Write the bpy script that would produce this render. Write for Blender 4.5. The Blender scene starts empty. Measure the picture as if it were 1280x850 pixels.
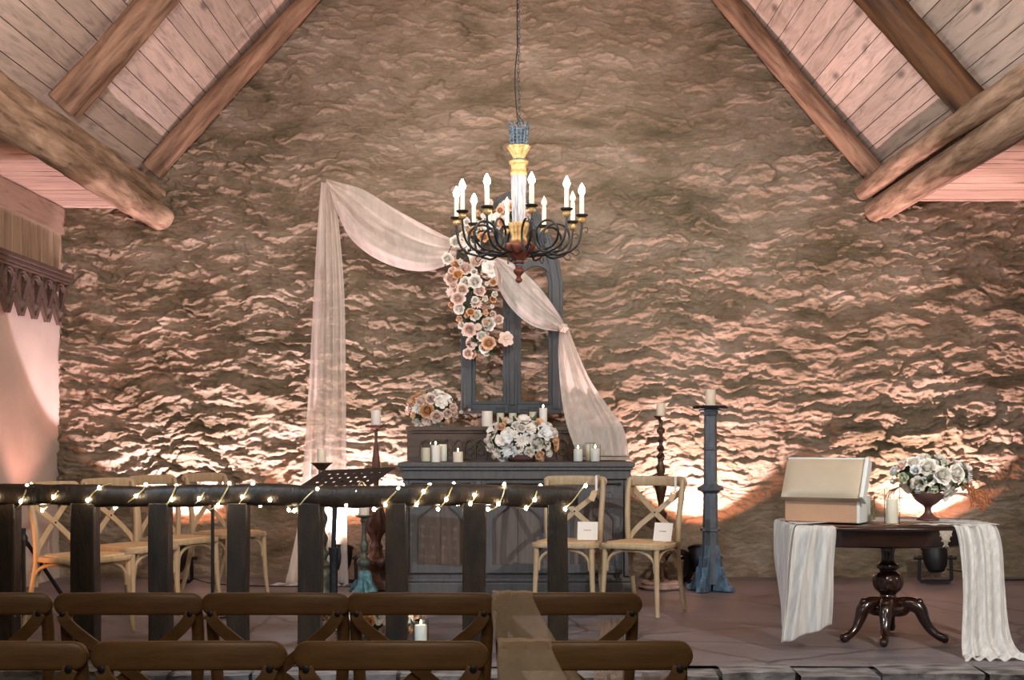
import bpy, math, random
import numpy as np
from mathutils import Vector, Matrix
random.seed(7)
PI = math.pi
C = bpy.context.scene.collection
R = math.radians
F, CX, CY, H = 1600.0, 643.0, 548.0, 1.16     # focal length in px, vanishing point, eye height over the stage

def W(px, py, d):
    return ((px-CX)*d/F, d, H-(py-CY)*d/F)

def lin(c):
    out = []
    for v in c[:3]:
        v = v/255.0
        out.append(v/12.92 if v <= 0.04045 else ((v+0.055)/1.055)**2.4)
    return tuple(out)+(1.0,)

# ------------------------------------------------------------------ materials
def new_mat(name):
    m = bpy.data.materials.new(name); m.use_nodes = True
    nt = m.node_tree; nt.nodes.clear()
    out = nt.nodes.new('ShaderNodeOutputMaterial')
    return m, nt, out

def coords(nt, stretch=(1,1,1), space='Object'):
    tc = nt.nodes.new('ShaderNodeTexCoord'); mp = nt.nodes.new('ShaderNodeMapping')
    nt.links.new(tc.outputs[space], mp.inputs['Vector'])
    mp.inputs['Scale'].default_value = stretch
    return mp.outputs['Vector']

def noise(nt, vec, scale, detail=4, rough=.55, dist=0.0):
    n = nt.nodes.new('ShaderNodeTexNoise'); nt.links.new(vec, n.inputs['Vector'])
    n.inputs['Scale'].default_value = scale; n.inputs['Detail'].default_value = detail
    n.inputs['Roughness'].default_value = rough; n.inputs['Distortion'].default_value = dist
    return n.outputs['Fac']

def ramp(nt, fac, stops):
    r = nt.nodes.new('ShaderNodeValToRGB'); nt.links.new(fac, r.inputs['Fac'])
    el = r.color_ramp.elements
    while len(el) < len(stops): el.new(.5)
    for e, (p, c) in zip(el, stops): e.position = p; e.color = c
    return r.outputs['Color']

def mixc(nt, fac, a, b, mode='MIX'):
    m = nt.nodes.new('ShaderNodeMix'); m.data_type = 'RGBA'; m.blend_type = mode
    for sock, v in ((m.inputs[0], fac), (m.inputs[6], a), (m.inputs[7], b)):
        if isinstance(v, (int, float)): sock.default_value = v
        elif isinstance(v, tuple): sock.default_value = v
        else: nt.links.new(v, sock)
    return m.outputs[2]

def shade(c, k):
    return tuple(min(1, v*k) for v in c[:3])+(1,)

def M(name, rgb, rough=.6, metal=0.0, var=.25, scale=6, stretch=(1,1,1), bump=.15, bscale=40, rgb2=None, coat=0, island=0, trans=0, sss=0):
    m, nt, out = new_mat(name)
    p = nt.nodes.new('ShaderNodeBsdfPrincipled')
    nt.links.new(p.outputs[0], out.inputs[0])
    v = coords(nt, stretch)
    a = lin(rgb); b = lin(rgb2) if rgb2 else None
    f = noise(nt, v, scale, 5, .6, .4)
    lo = b if b else shade(a, 1-var)
    col = ramp(nt, f, [(.32, lo), (.68, shade(a, 1+var*.6))])
    if island:
        g = nt.nodes.new('ShaderNodeNewGeometry')
        rr = ramp(nt, g.outputs['Random Per Island'], [(0, (1-island,)*3+(1,)), (1, (1,1,1,1))])
        col = mixc(nt, 1.0, col, rr, 'MULTIPLY')
    nt.links.new(col, p.inputs['Base Color'])
    p.inputs['Roughness'].default_value = rough; p.inputs['Metallic'].default_value = metal
    if coat: p.inputs['Coat Weight'].default_value = coat; p.inputs['Coat Roughness'].default_value = .15
    if sss:
        p.inputs['Subsurface Weight'].default_value = sss; p.inputs['Subsurface Radius'].default_value = (.02,.012,.008)
    if bump:
        bf = noise(nt, v, bscale, 4, .6)
        bn = nt.nodes.new('ShaderNodeBump'); bn.inputs['Strength'].default_value = bump; bn.inputs['Distance'].default_value = .01
        nt.links.new(bf, bn.inputs['Height']); nt.links.new(bn.outputs[0], p.inputs['Normal'])
    return m

def board_mat(name, rgb, along, knot=True, dark=.45, isl=.22, rough=.75):
    """sawn whitewashed boards; 'along' = index of the grain axis"""
    m, nt, out = new_mat(name)
    p = nt.nodes.new('ShaderNodeBsdfPrincipled'); nt.links.new(p.outputs[0], out.inputs[0])
    st = [9, 9, 9]; st[along] = .9
    v = coords(nt, tuple(st))
    g = nt.nodes.new('ShaderNodeNewGeometry')
    add = nt.nodes.new('ShaderNodeVectorMath'); add.operation = 'ADD'
    sc = nt.nodes.new('ShaderNodeVectorMath'); sc.operation = 'SCALE'
    cmb = nt.nodes.new('ShaderNodeCombineXYZ')
    for i in range(3): nt.links.new(g.outputs['Random Per Island'], cmb.inputs[i])
    nt.links.new(cmb.outputs[0], sc.inputs[0]); sc.inputs['Scale'].default_value = 37.0
    nt.links.new(v, add.inputs[0]); nt.links.new(sc.outputs[0], add.inputs[1])
    vv = add.outputs[0]
    a = lin(rgb)
    f1 = noise(nt, vv, 2.2, 6, .65, 1.2)
    col = ramp(nt, f1, [(.3, shade(a, 1-dark)), (.48, shade(a, .92)), (.7, shade(a, 1.12))])
    rr = ramp(nt, g.outputs['Random Per Island'], [(0, (1-isl, 1-isl, 1-isl*1.05, 1)), (1, (1,1,1,1))])
    col = mixc(nt, 1.0, col, rr, 'MULTIPLY')
    if knot:
        st2 = [7, 7, 7]; st2[along] = 2.6
        v2 = coords(nt, tuple(st2))
        vo = nt.nodes.new('ShaderNodeTexVoronoi'); vo.inputs['Scale'].default_value = .55
        a2 = nt.nodes.new('ShaderNodeVectorMath'); a2.operation = 'ADD'
        nt.links.new(v2, a2.inputs[0]); nt.links.new(sc.outputs[0], a2.inputs[1])
        nt.links.new(a2.outputs[0], vo.inputs['Vector'])
        kf = ramp(nt, vo.outputs['Distance'], [(.05, (1,1,1,1)), (.16, (0,0,0,1))])
        col = mixc(nt, kf, col, shade(a, .33))
    nt.links.new(col, p.inputs['Base Color'])
    p.inputs['Roughness'].default_value = rough
    bn = nt.nodes.new('ShaderNodeBump'); bn.inputs['Strength'].default_value = .35; bn.inputs['Distance'].default_value = .004
    nt.links.new(f1, bn.inputs['Height']); nt.links.new(bn.outputs[0], p.inputs['Normal'])
    return m

def cloth_mat(name, rgb, opacity=.8, streak=(40,40,2)):
    m, nt, out = new_mat(name)
    d = nt.nodes.new('ShaderNodeBsdfDiffuse'); t = nt.nodes.new('ShaderNodeBsdfTranslucent'); tr = nt.nodes.new('ShaderNodeBsdfTransparent')
    v = coords(nt, streak)
    f = noise(nt, v, 1.0, 4, .6)
    col = ramp(nt, f, [(.3, shade(lin(rgb), .88)), (.7, shade(lin(rgb), 1.04))])
    nt.links.new(col, d.inputs[0]); nt.links.new(col, t.inputs[0])
    a = nt.nodes.new('ShaderNodeMixShader'); a.inputs[0].default_value = .42
    nt.links.new(d.outputs[0], a.inputs[1]); nt.links.new(t.outputs[0], a.inputs[2])
    b = nt.nodes.new('ShaderNodeMixShader')
    o = ramp(nt, f, [(.3, (opacity*.88,)*3+(1,)), (.7, (min(1, opacity*1.1),)*3+(1,))])
    nt.links.new(o, b.inputs[0]); nt.links.new(tr.outputs[0], b.inputs[1]); nt.links.new(a.outputs[0], b.inputs[2])
    nt.links.new(b.outputs[0], out.inputs[0])
    return m

def glass_mat(name):
    m, nt, out = new_mat(name)
    tr = nt.nodes.new('ShaderNodeBsdfTransparent'); g = nt.nodes.new('ShaderNodeBsdfGlossy'); g.inputs['Roughness'].default_value = .04
    fr = nt.nodes.new('ShaderNodeLayerWeight'); fr.inputs['Blend'].default_value = .05
    tr.inputs[0].default_value = (.93,.95,.95,1)
    mx = nt.nodes.new('ShaderNodeMixShader')
    nt.links.new(fr.outputs['Fresnel'], mx.inputs[0]); nt.links.new(tr.outputs[0], mx.inputs[1]); nt.links.new(g.outputs[0], mx.inputs[2])
    nt.links.new(mx.outputs[0], out.inputs[0])
    return m

def emit_mat(name, rgb, strength):
    m, nt, out = new_mat(name)
    e = nt.nodes.new('ShaderNodeEmission'); e.inputs[0].default_value = lin(rgb); e.inputs[1].default_value = strength
    nt.links.new(e.outputs[0], out.inputs[0])
    return m

def wall_mat():
    m, nt, out = new_mat('rubble_stone')
    p = nt.nodes.new('ShaderNodeBsdfPrincipled'); nt.links.new(p.outputs[0], out.inputs[0])
    v = coords(nt, (1, 1, 2.2))
    f = noise(nt, v, 1.1, 6, .6, .8)
    c1 = ramp(nt, f, [(.3, lin((104,94,72))), (.5, lin((148,132,113))), (.7, lin((173,159,144)))])
    f2 = noise(nt, v, 6, 5, .65, .5)
    c2 = ramp(nt, f2, [(.3, (.72,.74,.68,1)), (.65, (1,1,1,1))])
    col = mixc(nt, 1.0, c1, c2, 'MULTIPLY')
    nt.links.new(col, p.inputs['Base Color']); p.inputs['Roughness'].default_value = .9
    v3 = coords(nt, (1, 1, 2.0))
    b = noise(nt, v3, 16, 8, .66, .8)
    bn = nt.nodes.new('ShaderNodeBump'); bn.inputs['Strength'].default_value = .9; bn.inputs['Distance'].default_value = .03
    nt.links.new(b, bn.inputs['Height']); nt.links.new(bn.outputs[0], p.inputs['Normal'])
    return m

def stage_mat():
    m, nt, out = new_mat('slate_screed')
    p = nt.nodes.new('ShaderNodeBsdfPrincipled'); nt.links.new(p.outputs[0], out.inputs[0])
    v = coords(nt, (1, 2.0, 1))
    f = noise(nt, v, 1.6, 7, .62, 1.0)
    c1 = ramp(nt, f, [(.3, lin((74,71,76))), (.5, lin((98,93,97))), (.72, lin((124,118,118)))])
    vo = nt.nodes.new('ShaderNodeTexVoronoi'); vo.feature = 'DISTANCE_TO_EDGE'; vo.inputs['Scale'].default_value = .75
    v2 = coords(nt, (1,1,1))
    wn = nt.nodes.new('ShaderNodeTexNoise'); wn.inputs['Scale'].default_value = 3.0; wn.inputs['Detail'].default_value = 5
    nt.links.new(v2, wn.inputs['Vector'])
    mx = mixc(nt, .12, v2, wn.outputs['Color'])
    nt.links.new(mx, vo.inputs['Vector'])
    cr = ramp(nt, vo.outputs['Distance'], [(.0, (.25,.25,.25,1)), (.012, (1,1,1,1))])
    col = mixc(nt, 1.0, c1, cr, 'MULTIPLY')
    nt.links.new(col, p.inputs['Base Color'])
    rf = ramp(nt, f, [(.3, (.42,)*3+(1,)), (.7, (.62,)*3+(1,))])
    nt.links.new(rf, p.inputs['Roughness'])
    b = noise(nt, v, 12, 6, .6)
    bn = nt.nodes.new('ShaderNodeBump'); bn.inputs['Strength'].default_value = .3; bn.inputs['Distance'].default_value = .01
    nt.links.new(b, bn.inputs['Height']); nt.links.new(bn.outputs[0], p.inputs['Normal'])
    return m

MT = {}
MT['wall'] = wall_mat(); MT['stage'] = stage_mat()
MT['hall_floor'] = M('hall_stone_floor', (58,50,46), .7, var=.3, scale=3)
MT['rim'] = M('flagstone_rim', (128,126,126), .6, var=.5, scale=6, stretch=(1,2.5,2), bump=1.0, bscale=9, rgb2=(46,44,44))
MT['plaster'] = M('lime_plaster', (188,176,166), .9, var=.12, scale=2.2, bump=.35, bscale=6)
MT['roof'] = board_mat('whitewashed_boards', (218,202,188), 1)
MT['aisle'] = board_mat('whitewashed_boards_across', (206,180,164), 0)
MT['plank'] = board_mat('upright_planks', (172,152,128), 2)
MT['frieze'] = board_mat('frieze_board', (160,136,118), 1)
MT['log'] = M('debarked_log', (150,122,98), .75, var=.45, scale=4, stretch=(4,4,.5), bump=.9, bscale=10, rgb2=(78,54,40))
MT['log_pale'] = M('weathered_log', (176,152,128), .8, var=.4, scale=4, stretch=(4,4,.5), bump=.9, bscale=10, rgb2=(96,74,52))
MT['log_dark'] = M('dark_split_log', (92,62,34), .75, var=.5, scale=5, stretch=(3,3,.35), bump=1.0, bscale=8, rgb2=(22,13,8))
MT['oak'] = M('pale_bent_oak', (180,158,126), .45, var=.18, scale=4, stretch=(8,8,1), bump=.08, bscale=20)
MT['oakd'] = M('honey_oak', (104,76,44), .45, var=.25, scale=4, stretch=(2,10,10), bump=.08, bscale=20)
MT['cane'] = M('woven_cane', (204,174,132), .6, var=.2, scale=60, bump=.4, bscale=160)
MT['rail'] = M('dark_oiled_post', (40,27,14), .48, var=.6, scale=3, stretch=(4,6,1.0), bump=.6, bscale=12, rgb2=(10,7,4))
MT['altar'] = M('grey_stained_wood', (92,92,94), .5, var=.22, scale=4, stretch=(10,10,1), bump=.12, bscale=14)
MT['altarp'] = M('grey_brown_panel', (104,94,90), .55, var=.28, scale=3, stretch=(14,14,1), bump=.15, bscale=14)
MT['retable'] = M('brown_grey_carved_wood', (92,76,66), .55, var=.3, scale=5, stretch=(1,8,8), bump=.15, bscale=20)
MT['frame'] = M('blue_grey_window_wood', (64,70,75), .55, var=.25, scale=5, stretch=(8,8,1), bump=.15, bscale=20)
MT['fret'] = M('dark_carved_oak', (84,70,62), .6, var=.3, scale=8, bump=.2)
MT['mahog'] = M('polished_mahogany', (46,23,14), .22, var=.4, scale=4, stretch=(2,6,6), bump=.05, coat=.6, rgb2=(26,10,6))
MT['iron'] = M('dark_iron', (52,54,58), .45, .7, var=.4, scale=20)
MT['black'] = M('matt_black', (16,16,18), .5, .1, var=.2, scale=20, bump=.05)
MT['bronze'] = M('aged_bronze', (98,76,58), .45, .55, var=.5, scale=14, bump=.25)
MT['verdi'] = M('verdigris_bronze', (98,104,92), .5, .35, var=.5, scale=16, bump=.3, rgb2=(52,44,34))
MT['rust'] = M('red_brown_turned_wood', (104,70,56), .55, .1, var=.4, scale=12, bump=.2)
MT['teal'] = M('teal_worn_paint', (92,142,150), .55, .1, var=.5, scale=24, bump=.3, rgb2=(50,72,78))
MT['pewter'] = M('blue_grey_metal', (104,114,124), .45, .35, var=.35, scale=16, stretch=(1,1,.4), bump=.2)
MT['bluebase'] = M('blue_worn_paint', (92,124,150), .5, .2, var=.45, scale=18, stretch=(1,1,.4), bump=.3, rgb2=(60,66,74))
MT['gold'] = M('cream_gold_leaf', (190,164,116), .5, .2, var=.35, scale=40, bump=.2, rgb2=(150,112,60))
MT['shaft'] = M('white_blue_distressed', (176,172,166), .6, 0, var=.3, scale=16, stretch=(4,4,.5), bump=.2, rgb2=(70,92,128))
MT['crown'] = M('blue_grey_basket', (96,116,132), .5, .3, var=.5, scale=50, bump=.2, rgb2=(40,48,56))
MT['redwood'] = M('red_brown_dish', (110,56,42), .5, .1, var=.4, scale=18, bump=.2)
MT['wax'] = M('ivory_wax', (240,228,206), .45, var=.05, scale=4, bump=.03, sss=.25)
MT['waxw'] = M('white_wax', (244,240,232), .45, var=.04, scale=4, bump=.03, sss=.25)
MT['waxcol'] = M('candle_sleeve', (238,226,206), .5, var=.08, scale=12, bump=.05)
MT['glass'] = glass_mat('clear_glass')
MT['flame'] = emit_mat('flame', (255,214,150), 30)
MT['bulb'] = emit_mat('lit_bulb', (255,240,220), 45)
MT['bulb_off'] = M('frosted_bulb', (226,214,196), .25, var=.05, bump=0)
MT['fairy'] = emit_mat('fairy_led', (255,232,190), 75)
MT['wire'] = M('clear_gold_wire', (196,178,132), .4, .3, var=.1, bump=0)
MT['cloth'] = cloth_mat('ivory_tulle', (252,246,240), .56, (14,14,1.5))
MT['cloth2'] = cloth_mat('white_chiffon', (240,240,238), .86)
MT['sash'] = cloth_mat('sheer_sash', (240,226,204), .34, (8,8,8))
MT['lace'] = cloth_mat('ivory_lace', (224,214,200), .7, (60,60,60))
MT['case'] = M('cream_leatherette', (182,168,146), .42, var=.06, scale=5, bump=.06)
MT['casetan'] = M('tan_leatherette', (188,148,118), .45, var=.08, scale=5, bump=.06)
MT['casew'] = M('white_edge_trim', (216,220,218), .4, var=.05, bump=.03)
MT['olive'] = M('olive_card', (120,108,76), .6, var=.25, scale=12, bump=.05)
MT['paper'] = M('white_paper', (236,230,224), .7, var=.04, bump=.03)
MT['ink'] = M('grey_ink', (90,84,80), .7, var=.1, bump=0)
MT['tag'] = M('kraft_tag', (214,186,150), .7, var=.08, bump=.05)
MT['leaf'] = M('leaf_green', (62,78,48), .55, var=.4, scale=12, bump=.1)
MT['twig'] = M('brown_twig', (92,66,50), .7, var=.3, scale=20)
MT['amaranth'] = M('rust_seed_spray', (168,104,66), .7, var=.3, scale=30, bump=.2)
MT['urn'] = M('dusky_brown_urn', (96,66,62), .45, .2, var=.25, scale=14, bump=.15)
MT['marble'] = M('pink_veined_marble', (176,150,140), .35, var=.4, scale=12, bump=.05)
MT['cable'] = M('black_cable', (22,20,20), .5, var=.1, bump=0)
MT['slide'] = M('dark_carved_corner', (60,50,46), .6)
for nm, c in dict(white=(250,246,238), blush=(246,224,212), peach=(238,202,168), orange=(230,184,136), green=(214,222,196), cool=(244,248,250)).items():
    MT['fl_'+nm] = M('petal_'+nm, c, .6, var=.1, scale=8, bump=.05, sss=.1)

# ------------------------------------------------------------------ mesh builder
class MB:
    def __init__(s): s.v = []; s.f = []; s.mi = []; s.cur = 0
    def add(s, vs, fs, mt=None):
        o = len(s.v)
        for v in vs:
            v = Vector(v)
            if mt is not None: v = mt @ v
            s.v.append(tuple(v))
        for f in fs: s.f.append(tuple(i+o for i in f)); s.mi.append(s.cur)
        return s
    def box(s, c, d, mt=None, rot=None):
        x, y, z = (k/2 for k in d)
        vs = [Vector((sx*x, sy*y, sz*z)) for sz in (-1,1) for sy in (-1,1) for sx in (-1,1)]
        if rot is not None: vs = [rot @ v for v in vs]
        vs = [v+Vector(c) for v in vs]
        return s.add(vs, [(0,2,3,1),(4,5,7,6),(0,1,5,4),(2,6,7,3),(0,4,6,2),(1,3,7,5)], mt)
    def b2(s, a, b, mt=None):
        return s.box([(a[i]+b[i])/2 for i in range(3)], [abs(b[i]-a[i]) for i in range(3)], mt)
    def lathe(s, prof, seg=24, c=(0,0,0), ribs=0, amp=0.0, mt=None, square=False, twist=0.0, rot=0.0):
        vs = []
        n = len(prof)
        for k, (z, r) in enumerate(prof):
            for i in range(seg):
                a = 2*PI*i/seg + rot + twist*z
                rr = r*(1+amp*math.cos(ribs*(2*PI*i/seg))) if ribs and r > 1e-5 else r
                vs.append((c[0]+rr*math.cos(a), c[1]+rr*math.sin(a), c[2]+z))
        fs = []
        for k in range(n-1):
            for i in range(seg):
                j = (i+1) % seg
                fs.append((k*seg+i, k*seg+j, (k+1)*seg+j, (k+1)*seg+i))
        fs.append(tuple(reversed(range(seg)))); fs.append(tuple((n-1)*seg+i for i in range(seg)))
        return s.add(vs, fs, mt)
    def sweep(s, path, prof, up=(0,0,1), closed=False, scl=None, mt=None, cap=True):
        """prof: 2D points (a along side, b along up-ish)"""
        P = [Vector(p) for p in path]; n = len(P); m = len(prof); vs = []
        upv = Vector(up)
        prev = None
        for i in range(n):
            if closed: t = P[(i+1) % n]-P[i-1]
            else: t = P[min(i+1, n-1)]-P[max(i-1, 0)]
            t = t.normalized() if t.length > 1e-9 else Vector((0,0,1))
            if prev is None:
                u = upv - t*upv.dot(t)
                if u.length < 1e-3: u = Vector((1,0,0)) - t*t.x
                if u.length < 1e-3: u = Vector((0,1,0)) - t*t.y
            else: u = prev - t*prev.dot(t)
            u.normalize(); prev = u
            sd = t.cross(u)
            k = 1 if scl is None else scl[i]
            for a, b in prof: vs.append(P[i]+sd*a*k+u*b*k)
        fs = []
        for i in range(n if closed else n-1):
            i2 = (i+1) % n
            for j in range(m):
                j2 = (j+1) % m
                fs.append((i*m+j, i*m+j2, i2*m+j2, i2*m+j))
        if cap and not closed:
            fs.append(tuple(reversed(range(m)))); fs.append(tuple((n-1)*m+j for j in range(m)))
        return s.add(vs, fs, mt)
    def tube(s, path, r, seg=8, closed=False, mt=None):
        if isinstance(r, (int, float)): pr = [r]*len(path)
        else: pr = list(r)
        prof = [(math.cos(2*PI*j/seg), math.sin(2*PI*j/seg)) for j in range(seg)]
        return s.sweep(path, prof, closed=closed, scl=pr, mt=mt)
    def grid(s, P, thick=None):
        n = len(P); m = len(P[0])
        vs = [p for row in P for p in row]
        fs = [(i*m+j, i*m+j+1, (i+1)*m+j+1, (i+1)*m+j) for i in range(n-1) for j in range(m-1)]
        return s.add(vs, fs)
    def sphere(s, c, r, seg=10, rings=6, sq=(1,1,1)):
        pr = [(-math.cos(PI*k/rings)*r*sq[2], max(1e-4, math.sin(PI*k/rings)*r)) for k in range(rings+1)]
        return s.lathe(pr, seg, c)
    def mesh(s, name, mats, sharp=35):
        me = bpy.data.meshes.new(name); me.from_pydata(s.v, [], s.f)
        if not isinstance(mats, (list, tuple)): mats = [mats]
        for m in mats: me.materials.append(m)
        if len(mats) > 1: me.polygons.foreach_set('material_index', s.mi)
        me.validate(); me.update()
        me.shade_smooth()
        me.set_sharp_from_angle(angle=R(sharp))
        return me
    def build(s, name, mats, parent=None, bevel=0, solid=0, sharp=35, loc=None):
        me = s.mesh(name, mats, sharp)
        o = bpy.data.objects.new(name, me); C.objects.link(o)
        if parent is not None: o.parent = parent
        if loc: o.location = loc
        if solid:
            md = o.modifiers.new('thickness', 'SOLIDIFY'); md.thickness = solid; md.offset = 0
        if bevel:
            md = o.modifiers.new('edge', 'BEVEL'); md.width = bevel; md.segments = 2; md.limit_method = 'ANGLE'; md.angle_limit = R(40)
        return o

def rectp(w, h):
    return [(-w/2,-h/2),(w/2,-h/2),(w/2,h/2),(-w/2,h/2)]
def thing(name, label, cat, loc=(0,0,0), rz=0, group=None):
    o = bpy.data.objects.new(name, None); C.objects.link(o)
    o.empty_display_size = .05
    o.location = loc; o.rotation_euler = (0,0,rz); o['label'] = label; o['category'] = cat
    if group: o['group'] = group
    return o
def tag(o, label, cat, group=None, kind=None):
    o['label'] = label; o['category'] = cat
    if group: o['group'] = group
    if kind: o['kind'] = kind
    return o
def struct(o): o['kind'] = 'structure'; return o
def dup(root, loc, rz, label, group=None):
    r = root.copy(); C.objects.link(r); r.location = loc; r.rotation_euler = (0,0,rz); r['label'] = label
    if group: r['group'] = group
    for ch in list(root.children):
        c = ch.copy(); C.objects.link(c); c.parent = r
        for g in list(ch.children):
            d = g.copy(); C.objects.link(d); d.parent = c
    return r
def cat(pts, n=8):
    """Catmull-Rom through pts"""
    P = [Vector(p) for p in pts]; out = []
    for i in range(len(P)-1):
        p0 = P[max(i-1,0)]; p1 = P[i]; p2 = P[i+1]; p3 = P[min(i+2,len(P)-1)]
        for k in range(n):
            t = k/n
            out.append(.5*((2*p1)+(p2-p0)*t+(2*p0-5*p1+4*p2-p3)*t*t+(3*p1-p0-3*p2+p3)*t*t*t))
    out.append(P[-1]); return out
def interp(prof, n=4):
    """smooth a lathe profile"""
    return [(p.x, max(1e-4, p.y)) for p in cat([(z, r, 0) for z, r in prof], n)]

# ------------------------------------------------------------------ numpy noise for the rubble wall
rs = np.random.RandomState(11)
LT = rs.rand(256, 256).astype(np.float64)
def vnoise(x, y):
    xi = np.floor(x).astype(int); yi = np.floor(y).astype(int)
    fx = x-xi; fy = y-yi; fx = fx*fx*(3-2*fx); fy = fy*fy*(3-2*fy)
    a = LT[xi & 255, yi & 255]; b = LT[(xi+1) & 255, yi & 255]; c = LT[xi & 255, (yi+1) & 255]; d = LT[(xi+1) & 255, (yi+1) & 255]
    return (a*(1-fx)+b*fx)*(1-fy)+(c*(1-fx)+d*fx)*fy
def fbm(x, y, o=5, g=.5):
    s = 0; a = 1; t = 0
    for i in range(o):
        s = s+a*vnoise(x*2**i+17*i, y*2**i+31*i); t += a; a *= g
    return s/t
def cells(x, y):
    xi = np.floor(x).astype(int); yi = np.floor(y).astype(int)
    f1 = np.full(x.shape, 9.0); f2 = np.full(x.shape, 9.0); idr = np.zeros(x.shape); id2 = np.zeros(x.shape); dyb = np.zeros(x.shape)
    for i in (-1,0,1):
        for j in (-1,0,1):
            cx = xi+i; cy = yi+j
            px = cx+.5+.85*(LT[cx & 255, cy & 255]-.5); py = cy+.5+.85*(LT[(cx+91) & 255, (cy+53) & 255]-.5)
            d = np.sqrt((x-px)**2+(y-py)**2)
            r1 = LT[(cx+7) & 255, (cy+133) & 255]; r2 = LT[(cx+201) & 255, (cy+77) & 255]
            near = d < f1
            f2 = np.where(near, f1, np.minimum(f2, d))
            idr = np.where(near, r1, idr); id2 = np.where(near, r2, id2); dyb = np.where(near, y-py, dyb)
            f1 = np.where(near, d, f1)
    return f1, f2, idr, id2, dyb

D_WALL = 10.73
def rubble(X, Z):
    # domain warp breaks the courses; stones of three sizes, tilted and undercut, with rough broken edges
    wx = X+.30*(fbm(X*1.1+5, Z*2.0+9, 3)-.5)+.16*(fbm(X*4.3, Z*5.1, 4)-.5)+.05*(fbm(X*17+9, Z*21+2, 3)-.5)
    wz = Z+.20*(fbm(X*1.5+40, Z*1.3+3, 3)-.5)+.13*(fbm(X*3.9+3, Z*4.7+80, 4)-.5)+.035*(fbm(X*15+33, Z*19+8, 3)-.5)
    def layer(sx, sz, off, k, dish, soft):
        f1, f2, a, b, dy = cells(wx/sx+off, wz/sz+off*1.7)
        e = np.clip((f2-f1)/soft, 0, 1); e = e*e*(3-2*e)
        return (k*(a-.35)+dish*dy*(b+.15))*e
    sel = np.clip((fbm(X*.8+12, Z*1.1+55, 3)-.40)/.2, 0, 1)
    big = layer(.44, .14, 3, .070, .050, .18)
    mid = layer(.22, .066, 61, .056, .040, .20)
    h = big*sel+mid*(1-.6*sel)
    h = h+layer(.10, .036, 17, .026, .016, .22)
    h = h+.040*(fbm(X*5+7, Z*10+31, 6, .62)-.5)*1.6+.016*(fbm(X*16+70, Z*34+13, 3, .6)-.5)
    r = fbm(wx*1.5+11, wz*7+4, 5, .6); r = 1-np.abs(2*r-1)
    h = h+.022*(r-.7)+.035*(fbm(X*.9, Z*1.2, 3)-.5)
    m = .22+.78*np.clip((Z-.35)/.5, 0, 1)
    m = m*(1-.5*np.clip((Z-3.0)/1.4, 0, 1))
    m = m*np.clip(.25+1.6*fbm(X*.75+90, Z*1.0+20, 3), .35, 1.35)
    m = m*(1-.45*np.exp(-((X-.1)/1.1)**2-((Z-3.0)/1.2)**2))
    return h*m

def wall_mesh():
    nx, nz = 820, 700
    xs = np.linspace(-3.86, 4.75, nx)
    zs = np.concatenate([np.linspace(-.22, 5.1, nz-40), np.linspace(5.12, 6.95, 40)])
    X, Z = np.meshgrid(xs, zs)
    Hh = rubble(X, Z)
    Y = D_WALL-Hh
    co = np.stack([X, Y, Z], -1).reshape(-1, 3)
    idx = np.arange(nx*nz).reshape(nz, nx)
    q = np.stack([idx[:-1,:-1], idx[:-1,1:], idx[1:,1:], idx[1:,:-1]], -1).reshape(-1, 4)
    me = bpy.data.meshes.new('wall_back')
    me.vertices.add(len(co)); me.vertices.foreach_set('co', co.ravel())
    me.loops.add(q.size); me.loops.foreach_set('vertex_index', q.ravel().astype(np.int32))
    me.polygons.add(len(q)); me.polygons.foreach_set('loop_start', np.arange(0, q.size, 4, dtype=np.int32))
    me.update(); me.validate(); me.shade_smooth()
    me.materials.append(MT['wall'])
    o = bpy.data.objects.new('wall_back', me); C.objects.link(o); struct(o)
    b = MB(); b.b2((-3.95, D_WALL+.12, -.22), (4.85, D_WALL+.5, 7.2)); struct(b.build('wall_back_core', MT['wall']))
wall_mesh()

# ------------------------------------------------------------------ setting
XL, XR = -3.79, 4.66
LIP = 6.42
# stage and hall floors
b = MB()
nx, ny = 90, 46
P = []
for j in range(ny):
    row = []
    for i in range(nx):
        x = XL-.1+(XR-XL+.2)*i/(nx-1); y = LIP+.12+(D_WALL+.05-LIP-.12)*j/(ny-1)
        row.append((x, y, -.004+.004*math.sin(x*3.1+y*1.7)*math.sin(y*2.3)))
    P.append(row)
b.grid(P); struct(b.build('floor_stage', MT['stage'], solid=0))
b = MB(); b.b2((-6, -3, -.26), (6, LIP+.6, -.20)); struct(b.build('floor', MT['hall_floor']))
b = MB()                                       # broken flagstone edge of the stage
x = XL-.2
k = 0
while x < XR:
    w = random.uniform(.3, .75); ly = LIP-random.uniform(.02,.09); t = random.uniform(-.02, .004)
    n = 7; P = []
    top = [(x+.01+(w-.02)*i/(n-1), ly+random.uniform(-.018,.018), t-.004-random.uniform(0,.008)) for i in range(n)]
    back = [(x+.01+(w-.02)*i/(n-1), LIP+.2, min(t, -.004)) for i in range(n)]
    mid = [(x+.01+(w-.02)*i/(n-1), LIP+.05+random.uniform(-.015,.015), t-.001) for i in range(n)]
    low = [(p[0], p[1]+random.uniform(.0,.03), -.06) for p in top]
    low2 = [(p[0], p[1]+random.uniform(.01,.05), -.2) for p in top]
    b.grid([low2, low, top, mid, back]); x += w
struct(b.build('trim_1', MT['rim'], sharp=25))
b = MB(); b.b2((XL-.2, LIP+.03, -.2), (XR+.1, LIP+.2, -.02)); b.b2((XL-.2, LIP+.2, -.2),(XR+.1, D_WALL+.3, -.03)); struct(b.build('floor_stage_core', MT['rim']))

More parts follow.
